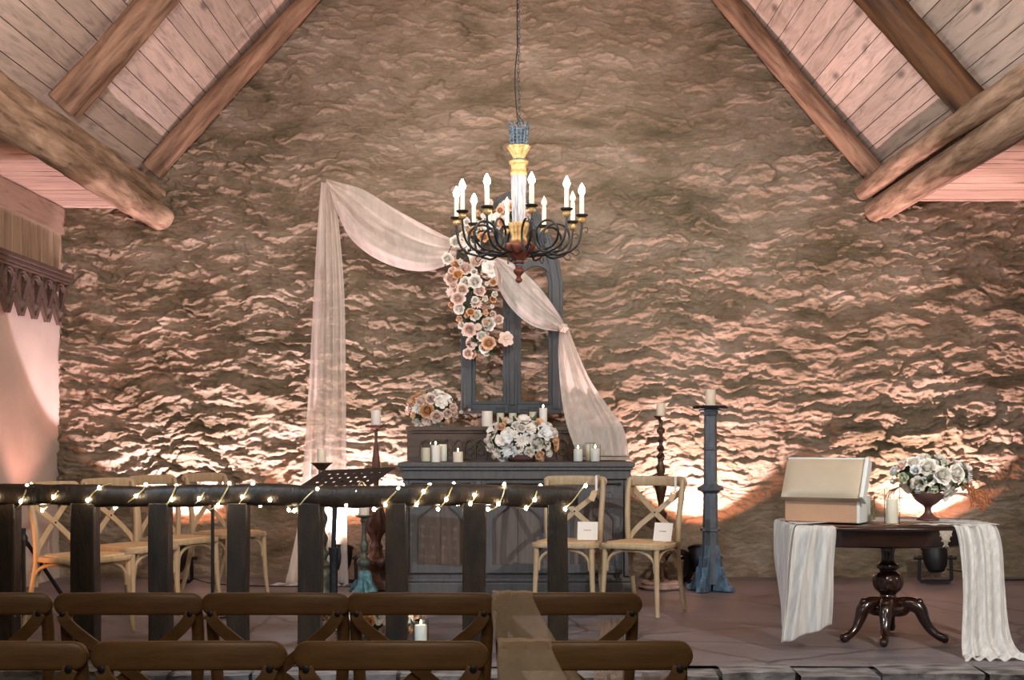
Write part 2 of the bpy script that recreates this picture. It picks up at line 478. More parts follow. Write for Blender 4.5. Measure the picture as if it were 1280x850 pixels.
# left wall: plaster below, planks above; right wall outside the frame
b = MB()
P = []
for j in range(60):
    row = []
    for i in range(120):
        y = -1+(D_WALL+.3+1)*i/119; z = -.22+2.75*j/59
        row.append((XL-.02+.03*(fbm(np.array([y*1.2]), np.array([z*1.4]), 4)[0]-.5)*2, y, z))
    P.append(row)
b.grid(P); o = b.build('wall_left', MT['plaster']); struct(o)
b = MB()
y = -1.0
while y < D_WALL:
    w = .085+random.uniform(-.008,.012); y2 = min(y+w, D_WALL+.05)
    b.b2((XL-.05, y+.002, 2.45), (XL+random.uniform(-.004,.004), y2-.002, 3.1)); y = y2+.0001
struct(b.build('wall_left_planks', MT['plank']))
b = MB(); b.b2((XL-.2, -1, -.25), (XL-.06, D_WALL+.3, 3.4)); struct(b.build('wall_left_core', MT['plaster']))
b = MB(); b.b2((XL-.01, -1, 2.86), (XL+.035, 8.55, 3.08)); b.b2((XL-.01, 8.56, 2.86), (XL+.035, D_WALL-.0, 3.08)); struct(b.build('trim_2', MT['frieze'], bevel=.004))
b = MB(); b.b2((XR, -1, -.22), (XR+.15, D_WALL+.3, 3.4)); struct(b.build('wall_right', MT['plaster']))

# aisle ceilings, boards running across
def aisle(x0, x1, z, name):
    b = MB(); y = -1.0
    while y < D_WALL+.05:
        w = .135+random.uniform(-.01,.02); dz = random.uniform(0,.006)
        b.b2((x0, y+.003, z+dz), (x1, y+w-.003, z+.03)); y += w
    struct(b.build(name, MT['aisle']))
    b = MB(); b.b2((x0, -1, z+.035), (x1, D_WALL+.3, z+.09)); struct(b.build(name+'_core', MT['log_dark']))
aisle(XL-.1, -2.97, 3.085, 'ceiling_aisle_left')
aisle(3.0, XR+.1, 3.14, 'ceiling_aisle_right')

# main roof: boards running front to back on both slopes
TAN = 1.13; ANG = math.atan(TAN)
ZR0, XR0 = 3.30, 3.16      # underside at the eaves
def roof(sign, name):
    b = MB(); L = XR0/math.cos(ANG); s = -.1
    dirx = Vector((-sign*math.cos(ANG), 0, math.sin(ANG))); nrm = Vector((sign*math.sin(ANG), 0, math.cos(ANG)))
    base = Vector((sign*XR0, 0, ZR0))
    rot = Matrix((( dirx.x, 0, nrm.x), (0, 1, 0), (dirx.z, 0, nrm.z)))
    k = 0
    while s < L+.1:
        w = .148+random.uniform(-.012,.012)
        y0 = -1.0; cuts = sorted([random.uniform(1, 6.5), 8.36+.001*k]); ys = [y0]+cuts+[D_WALL+.2]
        for a, e in zip(ys[:-1], ys[1:]):
            off = random.uniform(0,.006)
            c = base+dirx*(s+w/2)+nrm*(.012+off)+Vector((0,(a+e)/2,0))
            b.box(c, (w-.006, e-a-.002, .022), rot=rot)
        s += w; k += 1
    struct(b.build(name, MT['roof'], sharp=30))
    b = MB(); c = base+dirx*(L/2)+nrm*.06+Vector((0,(D_WALL-1)/2,0)); b.box(c, (L+.3, D_WALL+1.4, .04), rot=rot)
    struct(b.build(name+'_core', MT['log_dark']))
roof(-1, 'ceiling_left'); roof(1, 'ceiling_right')

def log_obj(name, a, e, r0, r1, mat, seed, label, group, seg=18, n=60, knots=5):
    """rough debarked trunk from a to e, mesh in local space with z along its length"""
    rnd = random.Random(seed); A = Vector(a); E = Vector(e); L = (E-A).length
    kn = [(rnd.uniform(.1,.9)*L, rnd.uniform(0, 2*PI), rnd.uniform(.012,.022)) for _ in range(knots)]
    vs = []; fs = []
    bend = [rnd.uniform(-1,1) for _ in range(4)]
    for i in range(n+1):
        t = i/n; z = L*t; r = r0+(r1-r0)*t
        ox = .016*math.sin(t*PI*2.1+bend[0]*3)+.006*math.sin(t*19+bend[1]*5); oy = .014*math.sin(t*PI*1.6+bend[2]*3)
        for j in range(seg):
            an = 2*PI*j/seg
            q = fbm(np.array([math.cos(an)*1.4+z*1.1+seed]), np.array([math.sin(an)*1.4+z*1.1+seed*3.3]), 4)[0]-.5
            q2 = fbm(np.array([math.cos(an)*3+z*7+seed]), np.array([math.sin(an)*3+z*.8+seed]), 4)[0]-.5
            rr = r*(1+.42*q+.16*q2+.05*math.sin(3*an+z*1.3))
            for kz, ka, kr in kn:
                dz = z-kz; da = (an-ka+PI) % (2*PI)-PI
                rr += kr*math.exp(-(dz/.05)**2-(da*r/.045)**2)
            vs.append((ox+rr*math.cos(an), oy+rr*math.sin(an), z))
    for i in range(n):
        for j in range(seg):
            k = (j+1) % seg; fs.append((i*seg+j, i*seg+k, (i+1)*seg+k, (i+1)*seg+j))
    fs.append(tuple(reversed(range(seg)))); fs.append(tuple(n*seg+j for j in range(seg)))
    b = MB(); b.add(vs, fs); o = b.build(name, mat, sharp=60)
    o.location = A; o.rotation_euler = (E-A).to_track_quat('Z', 'Y').to_euler()
    tag(o, label, 'beam', group)
    return o
def rafter(sign, y, r, mat, seed, label):
    dirx = Vector((-sign*math.cos(ANG), 0, math.sin(ANG))); nrm = Vector((sign*math.sin(ANG), 0, math.cos(ANG)))
    base = Vector((sign*XR0, y, ZR0))-nrm*(r+.008)
    a = base+dirx*.16; e = base+dirx*(XR0/math.cos(ANG)-.12)
    log_obj('log_rafter', a, e, r*1.0, r*.9, mat, seed, label, 'log rafters under the boarded roof')
rafter(-1, 10.55, .092, MT['log'], 3, 'log rafter lying against the stone wall on the left roof slope')
rafter(-1, 8.36, .115, MT['log'], 5, 'thick log rafter nearer the camera under the left roof slope')
rafter(1, 10.55, .09, MT['log'], 8, 'log rafter lying against the stone wall on the right roof slope')
rafter(1, 8.3, .115, MT['log_dark'], 13, 'dark split log rafter nearer the camera under the right roof slope')
log_obj('log_wall_plate', (-2.99, 10.70, 3.20), (-2.99, -.9, 3.20), .075, .08, MT['log_pale'], 21, 'slimmer upper log running under the left eaves', 'logs along the eaves', n=160, knots=14)
log_obj('log_purlin', (-2.95, 10.70, 3.01), (-2.95, -.9, 3.01), .108, .115, MT['log_pale'], 22, 'thick lower log below the left eaves beside the pink lit aisle ceiling', 'logs along the eaves', n=160, knots=14)
log_obj('log_wall_plate', (2.92, 10.70, 3.235), (2.92, -.9, 3.235), .078, .08, MT['log_pale'], 23, 'slimmer upper log running under the right eaves', 'logs along the eaves', n=160, knots=14)
log_obj('log_purlin', (3.0, 10.70, 3.07), (3.0, -.9, 3.07), .095, .105, MT['log_pale'], 24, 'thick lower log below the right eaves with a thin board beneath', 'logs along the eaves', n=160, knots=14)
b = MB(); b.b2((3.04, -.9, 2.985), (3.115, 10.62, 3.01)); struct(b.build('trim_3', MT['frieze'], bevel=.003))

# ------------------------------------------------------------------ carved pelmet on the left wall
t = thing('carved_pelmet', 'dark carved wooden pelmet with gothic drops along the plaster left wall', 'pelmet', (XL+.02, 8.2, 2.1))
py0, py1 = 0.0, 2.42
b = MB(); b.b2((0,py0,.385),(.12,py1,.42)); b.b2((0,py0,.355),(.095,py1,.385)); b.b2((0,py0,.335),(.075,py1,.355)); b.build('moulding', MT['fret'], t, bevel=.006)
n_u = 9; uw = (py1-py0)/n_u
b = MB()
for k in range(n_u):
    y = py0+uw*k
    b.b2((.0,y,.21),(.035,y+.03,.34)); b.b2((.0,y+uw-.03,.21),(.035,y+uw,.34))
    for rr, th in ((uw*.30,.016),(uw*.18,.010)):
        pts = [(.05, y+uw/2+rr*math.cos(a), .262+rr*.8*math.sin(a)) for a in [PI*1.1*(i/14)-.15 for i in range(15)]]
        b.tube(pts, th, 6)
b.build('scroll_arcade', MT['fret'], t)
for k in range(n_u):
    y = py0+uw*k+uw/2; b = MB()
    b.sweep([(.03,y-uw*.5,.30),(.035,y,.10)], rectp(.05,.03), up=(1,0,0)); b.sweep([(.04,y+uw*.5,.30),(.045,y,.10)], rectp(.05,.03), up=(1,0,0))
    b.sweep([(.03,y-uw*.42,.15),(.035,y,.0)], rectp(.045,.028), up=(1,0,0)); b.sweep([(.04,y+uw*.42,.15),(.045,y,.0)], rectp(.045,.028), up=(1,0,0))
    b.add([(.02,y-.05,.12),(.02,y+.05,.12),(.02,y,-.02),(.075,y,.09),(.02,y,.2)], [(0,3,4),(3,1,4),(0,2,3),(2,1,3)])
    b.build('drop', MT['fret'], t)

# ------------------------------------------------------------------ cross-back chairs
def chair_parts(t, wood, cane, sash=False):
    # local: front towards -Y, floor at z=0
    def rr_outline(wf, wb, y0, y1, r, n=6):
        pts = []
        for cx, cy, a0, w in ((wf-r, y0+r, -PI/2, 0), (wb-r, y1-r, 0, 0), (-(wb-r), y1-r, PI/2, 0), (-(wf-r), y0+r, PI, 0)):
            for i in range(n+1):
                a = a0+PI/2*i/n; pts.append((cx+r*math.cos(a), cy+r*math.sin(a)))
        return pts
    ol = rr_outline(.228, .20, -.225, .20, .085)
    def slab(b, ol, z0, z1, inset=0.006):
        n = len(ol); cx = 0; cy = -.01
        rings = [(z0, 1-inset*2), (z0+.004, 1), (z1-.006, 1), (z1, 1-inset*3)]
        vs = [(cx+(x-cx)*k, cy+(y-cy)*k, z) for z, k in rings for x, y in ol]
        fs = [(r*n+i, r*n+(i+1) % n, (r+1)*n+(i+1) % n, (r+1)*n+i) for r in range(3) for i in range(n)]
        fs += [tuple(reversed(range(n))), tuple(3*n+i for i in range(n))]
        b.add(vs, fs)
    b = MB(); slab(b, ol, .435, .465); b.build('seat_frame', wood, t)
    b = MB(); slab(b, [(x*.86, y*.86-.002) for x, y in ol], .455, .475); b.build('seat', cane, t)
    for s in (-1, 1):
        b = MB(); b.tube([(s*.185,-.185,.44),(s*.188,-.19,.30),(s*.195,-.2,.12),(s*.205,-.215,0)], [.019,.0185,.016,.0135], 12)
        b.build('leg', wood, t)
        b = MB()
        pth = cat([(s*.185,.295,0),(s*.18,.245,.15),(s*.178,.19,.36),(s*.183,.172,.47),(s*.19,.175,.62),(s*.198,.2,.77),(s*.196,.222,.875)], 5)
        rad = [.0145+.0045*min(1, i/12) for i in range(len(pth))]
        for i in range(1, 5): rad[-i] = .0145+.001*i
        b.tube(pth, rad, 12); b.build('back_post', wood, t)
        # crossing strip from rail end down to the opposite post
        b = MB()
        pth = cat([(s*.192,.262,.838),(s*.16,.258,.79),(0,.215+.006*s,.655),(-s*.11,.196,.56),(-s*.168,.185,.49),(-s*.18,.18,.455)], 6)
        b.sweep(pth, rectp(.009,.036), up=(-s*.6,0,.8)); b.build('cross_strip', wood, t, bevel=.002)
    b = MB()
    # bowed top rail with round ends
    n = 34; vs = []; m = 16
    for i in range(n+1):
        u = math.sin(PI/2*(-1+2*i/n)); x = .224*u; y = .236+.034*(1-u*u)
        e = math.sqrt(max(0.0, 1-((abs(u)-.85)/.15)**2)) if abs(u) > .85 else 1
        e = max(e, .12)
        for j in range(m):
            a = 2*PI*j/m
            ca, sa = math.cos(a), math.sin(a)
            ca = math.copysign(abs(ca)**.5, ca)*e**.3; sa = math.copysign(abs(sa)**.6, sa)
            vs.append((x, y+.0125*ca, .862+.006*(1-u*u)+.034*e*sa))
    fs = [(i*m+j, i*m+(j+1) % m, (i+1)*m+(j+1) % m, (i+1)*m+j) for i in range(n) for j in range(m)]
    fs += [tuple(reversed(range(m))), tuple(n*m+j for j in range(m))]
    b.add(vs, fs); b.build('top_rail', wood, t, sharp=60)
    for s in (-1, 1): b = MB(); b.lathe([(0,.0085),(.004,.0085),(.0055,.005)], 10, mt=Matrix.Translation((s*.19,.268,.838)) @ Matrix.Rotation(-PI/2, 4, 'X')); b.build('bolt', MT['iron'], t)
    b = MB(); b.sphere((0,.205,.655), .007, 8, 4); b.build('bolt', MT['iron'], t)

    # bent arches under the seat
    def arch(p, q, sag=.025):
        P0 = Vector(p); Q = Vector(q); pts = []
        for i in range(13):
            u = i/12; a = PI*u
            e = P0+(Q-P0)*(.5-.5*math.cos(a)); pts.append((e.x, e.y, .285+(.425-.285)*math.sin(a)**.6))
        b = MB(); b.tube(pts, .0105, 8); b.build('support_arch', wood, t)
    arch((-.172,-.185,0),(.172,-.185,0)); arch((-.165,.19,0),(.165,.19,0))
    arch((-.186,-.172,0),(-.178,.195,0)); arch((.186,-.172,0),(.178,.195,0))

ch = thing('cross_back_chair', 'cross-back chair nearest the left wall, glowing orange in the pink light, beside the railing', 'chair', (-2.57,7.6,0), R(65), 'cross-back chairs waiting on the left of the stage')
chair_parts(ch, MT['oak'], MT['cane'])
G = 'cross-back chairs waiting on the left of the stage'
dup(ch, (-2.47,8.3,0), R(60), 'second cross-back chair from the left wall in the slanted row behind the railing', G)
dup(ch, (-2.36,8.95,0), R(60), 'third cross-back chair from the left wall, in front of the bright wall glow', G)
dup(ch, (-2.13,9.5,0), R(58), 'cross-back chair at the far end of the left row, closest to the tall drape', G)
dup(ch, (.37,8.66,0), R(-13), 'cross-back chair standing before the altar right behind the end of the railing', 'cross-back chairs in front of the altar')
dup(ch, (.855,8.56,0), R(-30), 'cross-back chair at the altar right corner, all four legs in view', 'cross-back chairs in front of the altar')

ca = thing('cross_back_chair', 'placeholder', 'chair', (0,0,0), 0)
chair_parts(ca, MT['oakd'], MT['cane'])
ZF = -.2
A1, A2 = 4.08, 3.17
rows = [(-1.62,A1,2,'guest chair cut off at the left edge in the farther guest row','guest chairs in the farther row'),
        (-1.157,A1,0,'guest chair second from the left in the farther guest row','guest chairs in the farther row'),
        (-.712,A1,-1,'guest chair in the middle of the farther guest row, in front of the drape foot','guest chairs in the farther row'),
        (-.281,A1,0,'guest chair in the farther row in front of the floor flowers and candle','guest chairs in the farther row'),
        (.152,A1,2,'guest chair with a sheer sash at the right end of the farther row','guest chairs in the farther row'),
        (-1.195,A2,-1,'guest chair cut off at the left bottom corner in the nearest row','guest chairs in the nearest row'),
        (-.750,A2,1,'guest chair second from the left in the nearest row','guest chairs in the nearest row'),
        (-.283,A2,0,'guest chair third from the left in the nearest row, below the floor flowers','guest chairs in the nearest row'),
        (.181,A2,1,'guest chair with a sheer sash at the right end of the nearest row','guest chairs in the nearest row')]
for i, (x, y, a, lb, g) in enumerate(rows):
    if i == 0:
        ca.location = (x, y, ZF); ca.rotation_euler = (0,0,PI+R(a)); ca['label'] = lb; ca['group'] = g
    else: dup(ca, (x, y, ZF), PI+R(a), lb, g)

# sheer sashes tied over the left end of the two right-hand guest chairs
def sash(cx, cy, label):
    b = MB(); zt = ZF+.9
    yb = cy-.285
    P = []
    for i in range(30):
        t = i/29
        row = []
        for j in range(16):
            u = j/15
            # starts inside the rail (stage side), passes over the top, falls diagonally on the camera side
            if t < .18:
                s = t/.18; y = cy-.215-.04*math.sin(s*PI/2)*1.0; z = zt-.09*(1-s); x = cx-.215+.115*u
            elif t < .30:
                s = (t-.18)/.12; a = PI*s; y = cy-.255-.028+.028*math.cos(a); z = zt+.006*math.sin(a)+.002; x = cx-.218+.12*u
            else:
                s = (t-.30)/.70; y = yb-.010-.010*math.sin(s*PI)-.020*s*math.sin(u*15+s*2)
                z = zt-.008-.34*s
                x = cx-.218+.12*u+.21*s**1.15*(.8+.2*u)-.045*math.sin(s*PI)*(1-u)
            z += .0012*math.sin(u*17+1)
            row.append((x, y, z))
        P.append(row)
    b.grid(P)
    # loose tail hanging by the right post
    P = []
    for i in range(16):
        t = i/15
        P.append([(cx+.115-.035*t+(.065+.035*t)*u/11, cy-.20+.008*math.sin(u*1.5+t), zt-.085-.24*t-.012*math.sin(u*.9)*t) for u in range(12)])
    b.grid(P)
    o = b.build('chair_sash', MT['sash'], solid=.0015); tag(o, label, 'sash', 'sheer sashes on guest chairs')
sash(.152, A1, 'sheer cream sash over the left end of the farther right chair rail')
sash(.181, A2, 'sheer cream sash over the left end of the nearest right chair rail')

# booklets and tags on the altar chairs
def booklet(x, y, z, rz, tilt, label):
    t = thing('order_of_service', label, 'booklet', (x,y,z), rz, 'booklets on the altar chairs')
    m = Matrix.Rotation(R(tilt), 4, 'X')
    b = MB(); b.box((0,0,.062), (.135,.003,.124), mt=m); b.build('cover', MT['paper'], t)
    b = MB(); b.box((.004,.006,.061), (.13,.004,.12), mt=m @ Matrix.Rotation(R(-9), 4, 'Z')); b.build('pages', MT['paper'], t)
    b = MB()
    for k in range(8): b.box((-.022+.0062*k, -.0022, .066), (.004,.0006,.005 if k % 3 else .007), mt=m)
    b.build('title_line', MT['ink'], t)
booklet(.49, 8.6, .4775, R(-8), -14, 'white booklet leaning on the left altar chair seat')
booklet(.98, 8.50, .4775, R(-34), -14, 'white booklet leaning on the right altar chair seat')
def gift_tag(chx, chy, rz, label):
    t = thing('ribbon_tag', label, 'tag', (chx,chy,0), rz, 'ribbon tags on the altar chairs')
    b = MB(); b.b2((.145,.205,.80),(.16,.207,.905)); b.b2((.145,.205,.903),(.16,.295,.905)); b.b2((.145,.293,.84),(.16,.295,.905)); b.build('ribbon', MT['paper'], t)
    b = MB(); m = Matrix.Translation((.14,.20,.79)) @ Matrix.Rotation(R(22), 4, 'Y')
    b.box((0,0,-.032),(.042,.0015,.06), mt=m); b.add([(-.021,-.00075,0),(.021,-.00075,0),(0,-.00075,.016),(-.021,.00075,0),(.021,.00075,0),(0,.00075,.016)],[(0,1,2),(5,4,3),(0,3,4,1),(1,4,5,2),(2,5,3,0)], m)
    b.build('paper_tag', MT['tag'], t)
gift_tag(.37,8.66,R(-13),'kraft tag on white ribbon hanging from the left altar chair back')
gift_tag(.855,8.56,R(-30),'kraft tag on white ribbon hanging from the right altar chair back')

# ------------------------------------------------------------------ railing and fairy lights
DR = 6.78; SR = F/DR
zt = .915; zb = .80
t = thing('timber_railing', 'dark timber railing with square posts along the left of the stage edge', 'railing', (0,DR,0))
b = MB()
pts = []; 
for i in range(80):
    u = i/79; pts.append((-3.72+(.335+3.72)*u, .006*math.sin(u*17), (zt+zb)/2+.006*math.sin(u*23+1)))
prof = []
for j in range(16):
    a = 2*PI*j/16; ca, sa = math.cos(a), math.sin(a)
    prof.append((math.copysign(abs(ca)**.55, ca)*.056, math.copysign(abs(sa)**.55, sa)*.057))
sc = [1+.05*math.sin(i*.7)+.03*math.sin(i*1.9+2) for i in range(80)]; sc[-1] = .82; sc[-2] = .95
b.sweep(pts, prof, scl=sc); b.build('top_rail', MT['rail'], t, sharp=50)
for px, wpx in ((-185,28),(-88,28),(9,26),(107,30),(201,25),(298,24),(388,28),(496,26),(593,29),(697,25)):
    x = (px-CX)/SR; w = wpx/SR
    b = MB(); n = 10; vs = []
    for i in range(n+1):
        z = (zb+.02)*i/n
        dx = .002*math.sin(i*.6+px)
        for cx, cy in ((-1,-1),(1,-1),(1,1),(-1,1)): vs.append((x+dx+cx*w/2*(1+.02*math.sin(i*.5+px)), cy*.055, z))
    fs = [(i*4+j, i*4+(j+1) % 4, (i+1)*4+(j+1) % 4, (i+1)*4+j) for i in range(n) for j in range(4)]+[(3,2,1,0),(n*4,n*4+1,n*4+2,n*4+3)]
    b.add(vs, fs); b.build('post', MT['rail'], t, bevel=.006)
t = thing('fairy_light_string', 'string of warm white fairy lights wound round the railing top', 'fairy lights', (0,DR,0))
pth = []; x = -3.0; rnd = random.Random(5)
per = .175; nst = 30; ang = 0
while x < .36:
    rx = .064+.008*math.sin(x*31); rz = .066+.010*math.sin(x*17+2)
    zz = (zt+zb)/2+rz*math.sin(ang)-.004
    pth.append((x+.03*math.sin(ang*1.0+1)+.014*math.sin(x*40), -rx*math.cos(ang), zz+.008*math.sin(x*61)))
    ang += 2*PI/nst*rnd.uniform(.8,1.2); x += per/nst*(1+.3*math.sin(x*5))
b = MB(); b.tube(pth, .0040, 6); b.build('wire', MT['wire'], t)
bm = MB(); bm.sphere((0,0,0), .0085, 8, 6, (1,1,1.25)); bme = bm.mesh('fairy_bulb', MT['fairy'])
cnt = 0; k = 4
while k < len(pth)-2 and cnt < 96:
    p = Vector(pth[k])
    if p.x > -2.85:
        o = bpy.data.objects.new('bulb', bme); C.objects.link(o); o.parent = t
        o.location = p+Vector((rnd.uniform(-.006,.006), -.011, rnd.uniform(-.012,.004))); cnt += 1
    k += rnd.choice((5,6,7,8,9))

# ------------------------------------------------------------------ altar cabinet, retable, window frame
AX0, AX1, AY0, AY1, AZ = -.815, .845, 9.38, 9.93, .985
t = thing('altar_cabinet', 'grey wooden altar cabinet with gothic arched panels behind the railing', 'cabinet', ((AX0+AX1)/2, AY0, 0))
hw = (AX1-AX0)/2; dp = AY1-AY0
b = MB(); b.b2((-hw,.02,.1),(hw,dp,.87)); b.build('body', MT['altar'], t, bevel=.004)
b = MB(); b.b2((-hw-.02,-.02,0),(hw+.02,dp,.105)); b.b2((-hw-.008,-.005,.105),(hw+.008,dp,.135)); b.build('plinth', MT['altar'], t, bevel=.008)
b = MB(); b.b2((-hw-.035,-.045,AZ-.035),(hw+.035,dp,AZ)); b.b2((-hw-.02,-.03,AZ-.06),(hw+.02,dp,AZ-.034)); b.b2((-hw-.008,-.01,.86),(hw+.008,dp,AZ-.058)); b.build('top', MT['altar'], t, bevel=.007)
def arch_curve(u):      # cusped gothic arch, u in [-1,1] -> 0..1
    a = abs(u)
    return (1-a**2.2)*.62+.38*max(0, 1-(a/.42)**2)**.5
def door(x0, x1, z0, z1, parent, y=0.0):
    w = x1-x0; st = .055; b = MB()
    def bb(xa, xb, za, zb, ya=-.012, yb=.02): b.b2((xa, y+ya, za), (xb, y+yb, zb))
    bb(x0, x0+st, z0, z1); bb(x1-st, x1, z0, z1); bb(x0+st, x1-st, z0, z0+st*1.1)
    ix0, ix1 = x0+st, x1-st; zc = z1-.23; n = 30
    ztop = z1
    vs = []; fs = []
    for i in range(n+1):
        u = -1+2*i/n; x = ix0+(ix1-ix0)*i/n; z = zc+.17*arch_curve(u)
        vs += [(x, y-.012, z), (x, y-.012, ztop), (x, y+.02, z), (x, y+.02, ztop)]
    for i in range(n):
        a = i*4; c = a+4
        fs += [(a, c, c+1, a+1), (a, a+2, c+2, c), (a+2, a+3, c+3, c+2)]
    b.add(vs, fs); f = b.build('door', MT['altar'], parent, sharp=30)
    b = MB(); xm = (ix0+ix1)/2
    b.b2((ix0-.005, y+.006, z0+st), (xm-.002, y+.016, z1-.02)); b.b2((xm+.002, y+.006, z0+st), (ix1+.005, y+.016, z1-.02)); b.build('panel', MT['altarp'], f)
    # raised moulding following the arch
    pts = [(ix0+.008, y-.014, z0+st+.01)]+[(ix0+.008, y-.014, z0+st+(zc-z0-st)*k/5) for k in range(1,5)]
    for i in range(n+1):
        u = -1+2*i/n; pts.append((ix0+.008+(ix1-ix0-.016)*i/n, y-.014, zc+.17*arch_curve(u)-.004))
    pts += [(ix1-.008, y-.014, z0+st+(zc-z0-st)*k/5) for k in range(4,-1,-1)]
    b = MB(); b.tube(pts, .006, 6); 
    for s in (-1,1):
        cx = xm+s*(ix1-ix0)*.36; b.tube([(cx+.028*math.cos(a), y-.014, z1-.055+.026*math.sin(a)) for a in [2*PI*q/14 for q in range(14)]], .004, 5, closed=True)
    b.build('arch_moulding', MT['altar'], f)
dx = [(-hw+.05, -hw+.50), (-hw+.60, -hw+1.08), (-hw+1.17, hw-.05)]
for x0, x1 in dx: door(x0, x1, .175, .80, t)
b = MB()
for x0, x1 in dx: b.b2((x0+.01,-.004,.825),(x1-.01,.021,.833)); b.b2((x1-.03,-.012,.818),(x1-.012,.021,.836))
b.build('drawer_slot', MT['black'], t)
for x in (-hw+.55, -hw+1.125, -hw+.018, hw-.018): b = MB(); b.b2((x-.02,-.004,.15),(x+.02,.021,.85)); b.build('stile', MT['altar'], t, bevel=.004)


RX0, RX1, RY0, RY1 = -.835, .865, 9.94, 10.16
RZ0, RZ1 = 0.0, 1.253
t = thing('carved_back_shelf', 'low carved shelf with gothic tracery rising behind the altar top', 'shelf', ((RX0+RX1)/2, RY0, 0))
hw2 = (RX1-RX0)/2
b = MB(); b.b2((-hw2,.012,0),(hw2,.22,RZ1-.03)); b.build('body', MT['retable'], t, bevel=.004)
b = MB(); b.b2((-hw2-.008,-.012,RZ1-.035),(hw2+.008,.22,RZ1)); b.b2((-hw2,-.002,RZ1-.055),(hw2,.22,RZ1-.034)); b.build('ledge', MT['retable'], t, bevel=.006)
for sx in (-1, 1):
    b = MB()
    for k in range(7):
        cx = sx*(.19+.085*k); r = .042
        if abs(cx)+r > hw2-.03: continue
        for q in (-1, 1):
            b.tube([(cx+q*(r-2*r*(1-math.cos(a))*.5), .006, 1.08+r*1.6*math.sin(a)) for a in [PI/2*i/8 for i in range(9)]], .008, 5)
        b.tube([(cx-r,.006,1.0),(cx-r,.006,1.08)], .008, 5)
        b.tube([(cx+.6*r*math.cos(a), .006, 1.055+.6*r*math.sin(a)) for a in [2*PI*i/10 for i in range(10)]], .006, 5, closed=True)
    b.build('tracery', MT['retable'], t)

# window frame hung on the wall
DW = 10.47; SW = F/DW
fx0, fx1 = (580-CX)/SW, (700-CX)/SW; fz0 = H-(517-CY)/SW; fzs = H-(355-CY)/SW; fza = H-(243-CY)/SW
cxm = (fx0+fx1)/2; hwf = (fx1-fx0)/2
t = thing('window_frame', 'empty blue-grey gothic window frame hung on the stone wall above the altar', 'window frame', (cxm, DW, fz0))
hs = fzs-fz0; ha = fza-fz0
def outer(o):
    pts = [(-hwf+o, 0, .0+o), (-hwf+o, 0, hs)]
    for i in range(1, 12):
        u = i/12; x = (hwf-o)*(-1+u); z = hs+(ha-hs-o)*(1-(1-u)**1.75)**.72; pts.append((x, 0, z))
    pts.append((0, 0, ha-o))
    pts += [(-p[0], p[1], p[2]) for p in reversed(pts[:-1])]
    return pts
b = MB(); b.sweep(outer(.035), rectp(.06, .065), up=(0,1,0)); 
b.sweep(outer(.018), rectp(.085, .02), up=(0,1,0)); b.sweep(outer(.072), rectp(.05, .022), up=(0,1,0))
b.b2((-hwf, -.03, 0), (hwf, .03, .075)); b.b2((-hwf-.012, -.045, 0), (hwf+.012, .03, .03)); b.b2((-hwf+.08, -.02, .075), (hwf-.08, .02, .10)); b.build('outer_frame', MT['frame'], t, bevel=.004)
b = MB(); b.b2((-.045,-.03,.07),(.045,.03,hs+.06)); b.b2((-.02,-.045,.07),(.02,.02,hs+.06)); b.b2((-.075,-.012,.09),(.075,.02,hs-.02)); b.build('mullion', MT['frame'], t, bevel=.004)
for s in (-1, 1):
    c = s*(hwf+.0)/2; r = hwf/2-.03
    pts = [(c+r*math.cos(a), 0, hs-.02+r*1.15*math.sin(a)) for a in [PI*i/16 for i in range(17)]]
    b = MB(); b.sweep(pts, rectp(.05,.05), up=(0,1,0)); b.build('lancet_arch', MT['frame'], t)
b = MB(); r = .10; b.sweep([(r*math.cos(a), 0, ha-.34+r*math.sin(a)) for a in [2*PI*i/24 for i in range(24)]], rectp(.04,.045), up=(0,1,0), closed=True); b.build('rosette_ring', MT['frame'], t)

# ------------------------------------------------------------------ drapery
def resample(pts, n):
    P = [Vector(p) for p in cat(pts, 10)]
    L = [0]
    for a, e in zip(P[:-1], P[1:]): L.append(L[-1]+(e-a).length)
    out = []; j = 0
    for i in range(n):
        s = L[-1]*i/(n-1)
        while j < len(L)-2 and L[j+1] < s: j += 1
        q = 0 if L[j+1] == L[j] else (s-L[j])/(L[j+1]-L[j]); out.append(P[j]+(P[j+1]-P[j])*min(1, q))
    return out
def cloth(b, A, B, n=60, m=40, folds=6, amp=.03, bulge=0.0, seed=1, axis=(0,-1,0), open_=0.0):
    EA = resample(A, n); EB = resample(B, n); ax = Vector(axis); rnd = random.Random(seed)
    ph = [rnd.uniform(0,6.28) for _ in range(6)]
    P = []
    for i in range(n):
        v = i/(n-1); row = []
        wd = (EB[i]-EA[i]).length
        for j in range(m):
            u = j/(m-1)
            uu = u+.05*math.sin(2*PI*u+ph[0]+v*2)
            h = math.sin(2*PI*folds*uu+ph[1]+1.0*math.sin(v*3+ph[2]))+.30*math.sin(2*PI*folds*1.7*uu+ph[3]+v*3)*math.sin(PI*v+ph[5])+.10*math.sin(2*PI*folds*3.1*u+ph[4]+v*5)
            k = amp*h*min(1, wd/.12)+bulge*math.sin(PI*u)
            row.append(EA[i]+(EB[i]-EA[i])*u+ax*k)
        P.append(row)
    b.grid(P)
def pw(lst): return [W(*p) for p in lst]
t = thing('tulle_drape', 'long ivory tulle drape hanging to the floor with a swag to the flowers', 'drape', W(410,226,10.5))
org = Vector(t.location)
def rel(o): o.location = -org; return o
b = MB()
cloth(b, pw([(401,228,10.5),(396,290,10.44),(391,380,10.4),(386,480,10.36),(378,600,10.3),(372,660,10.25),(357,729,10.2)]),
      pw([(417,229,10.5),(424,290,10.42),(430,370,10.38),(432,480,10.33),(433,600,10.28),(434,670,10.22),(436,729,10.15)]), 90, 56, 4, .022, seed=3)
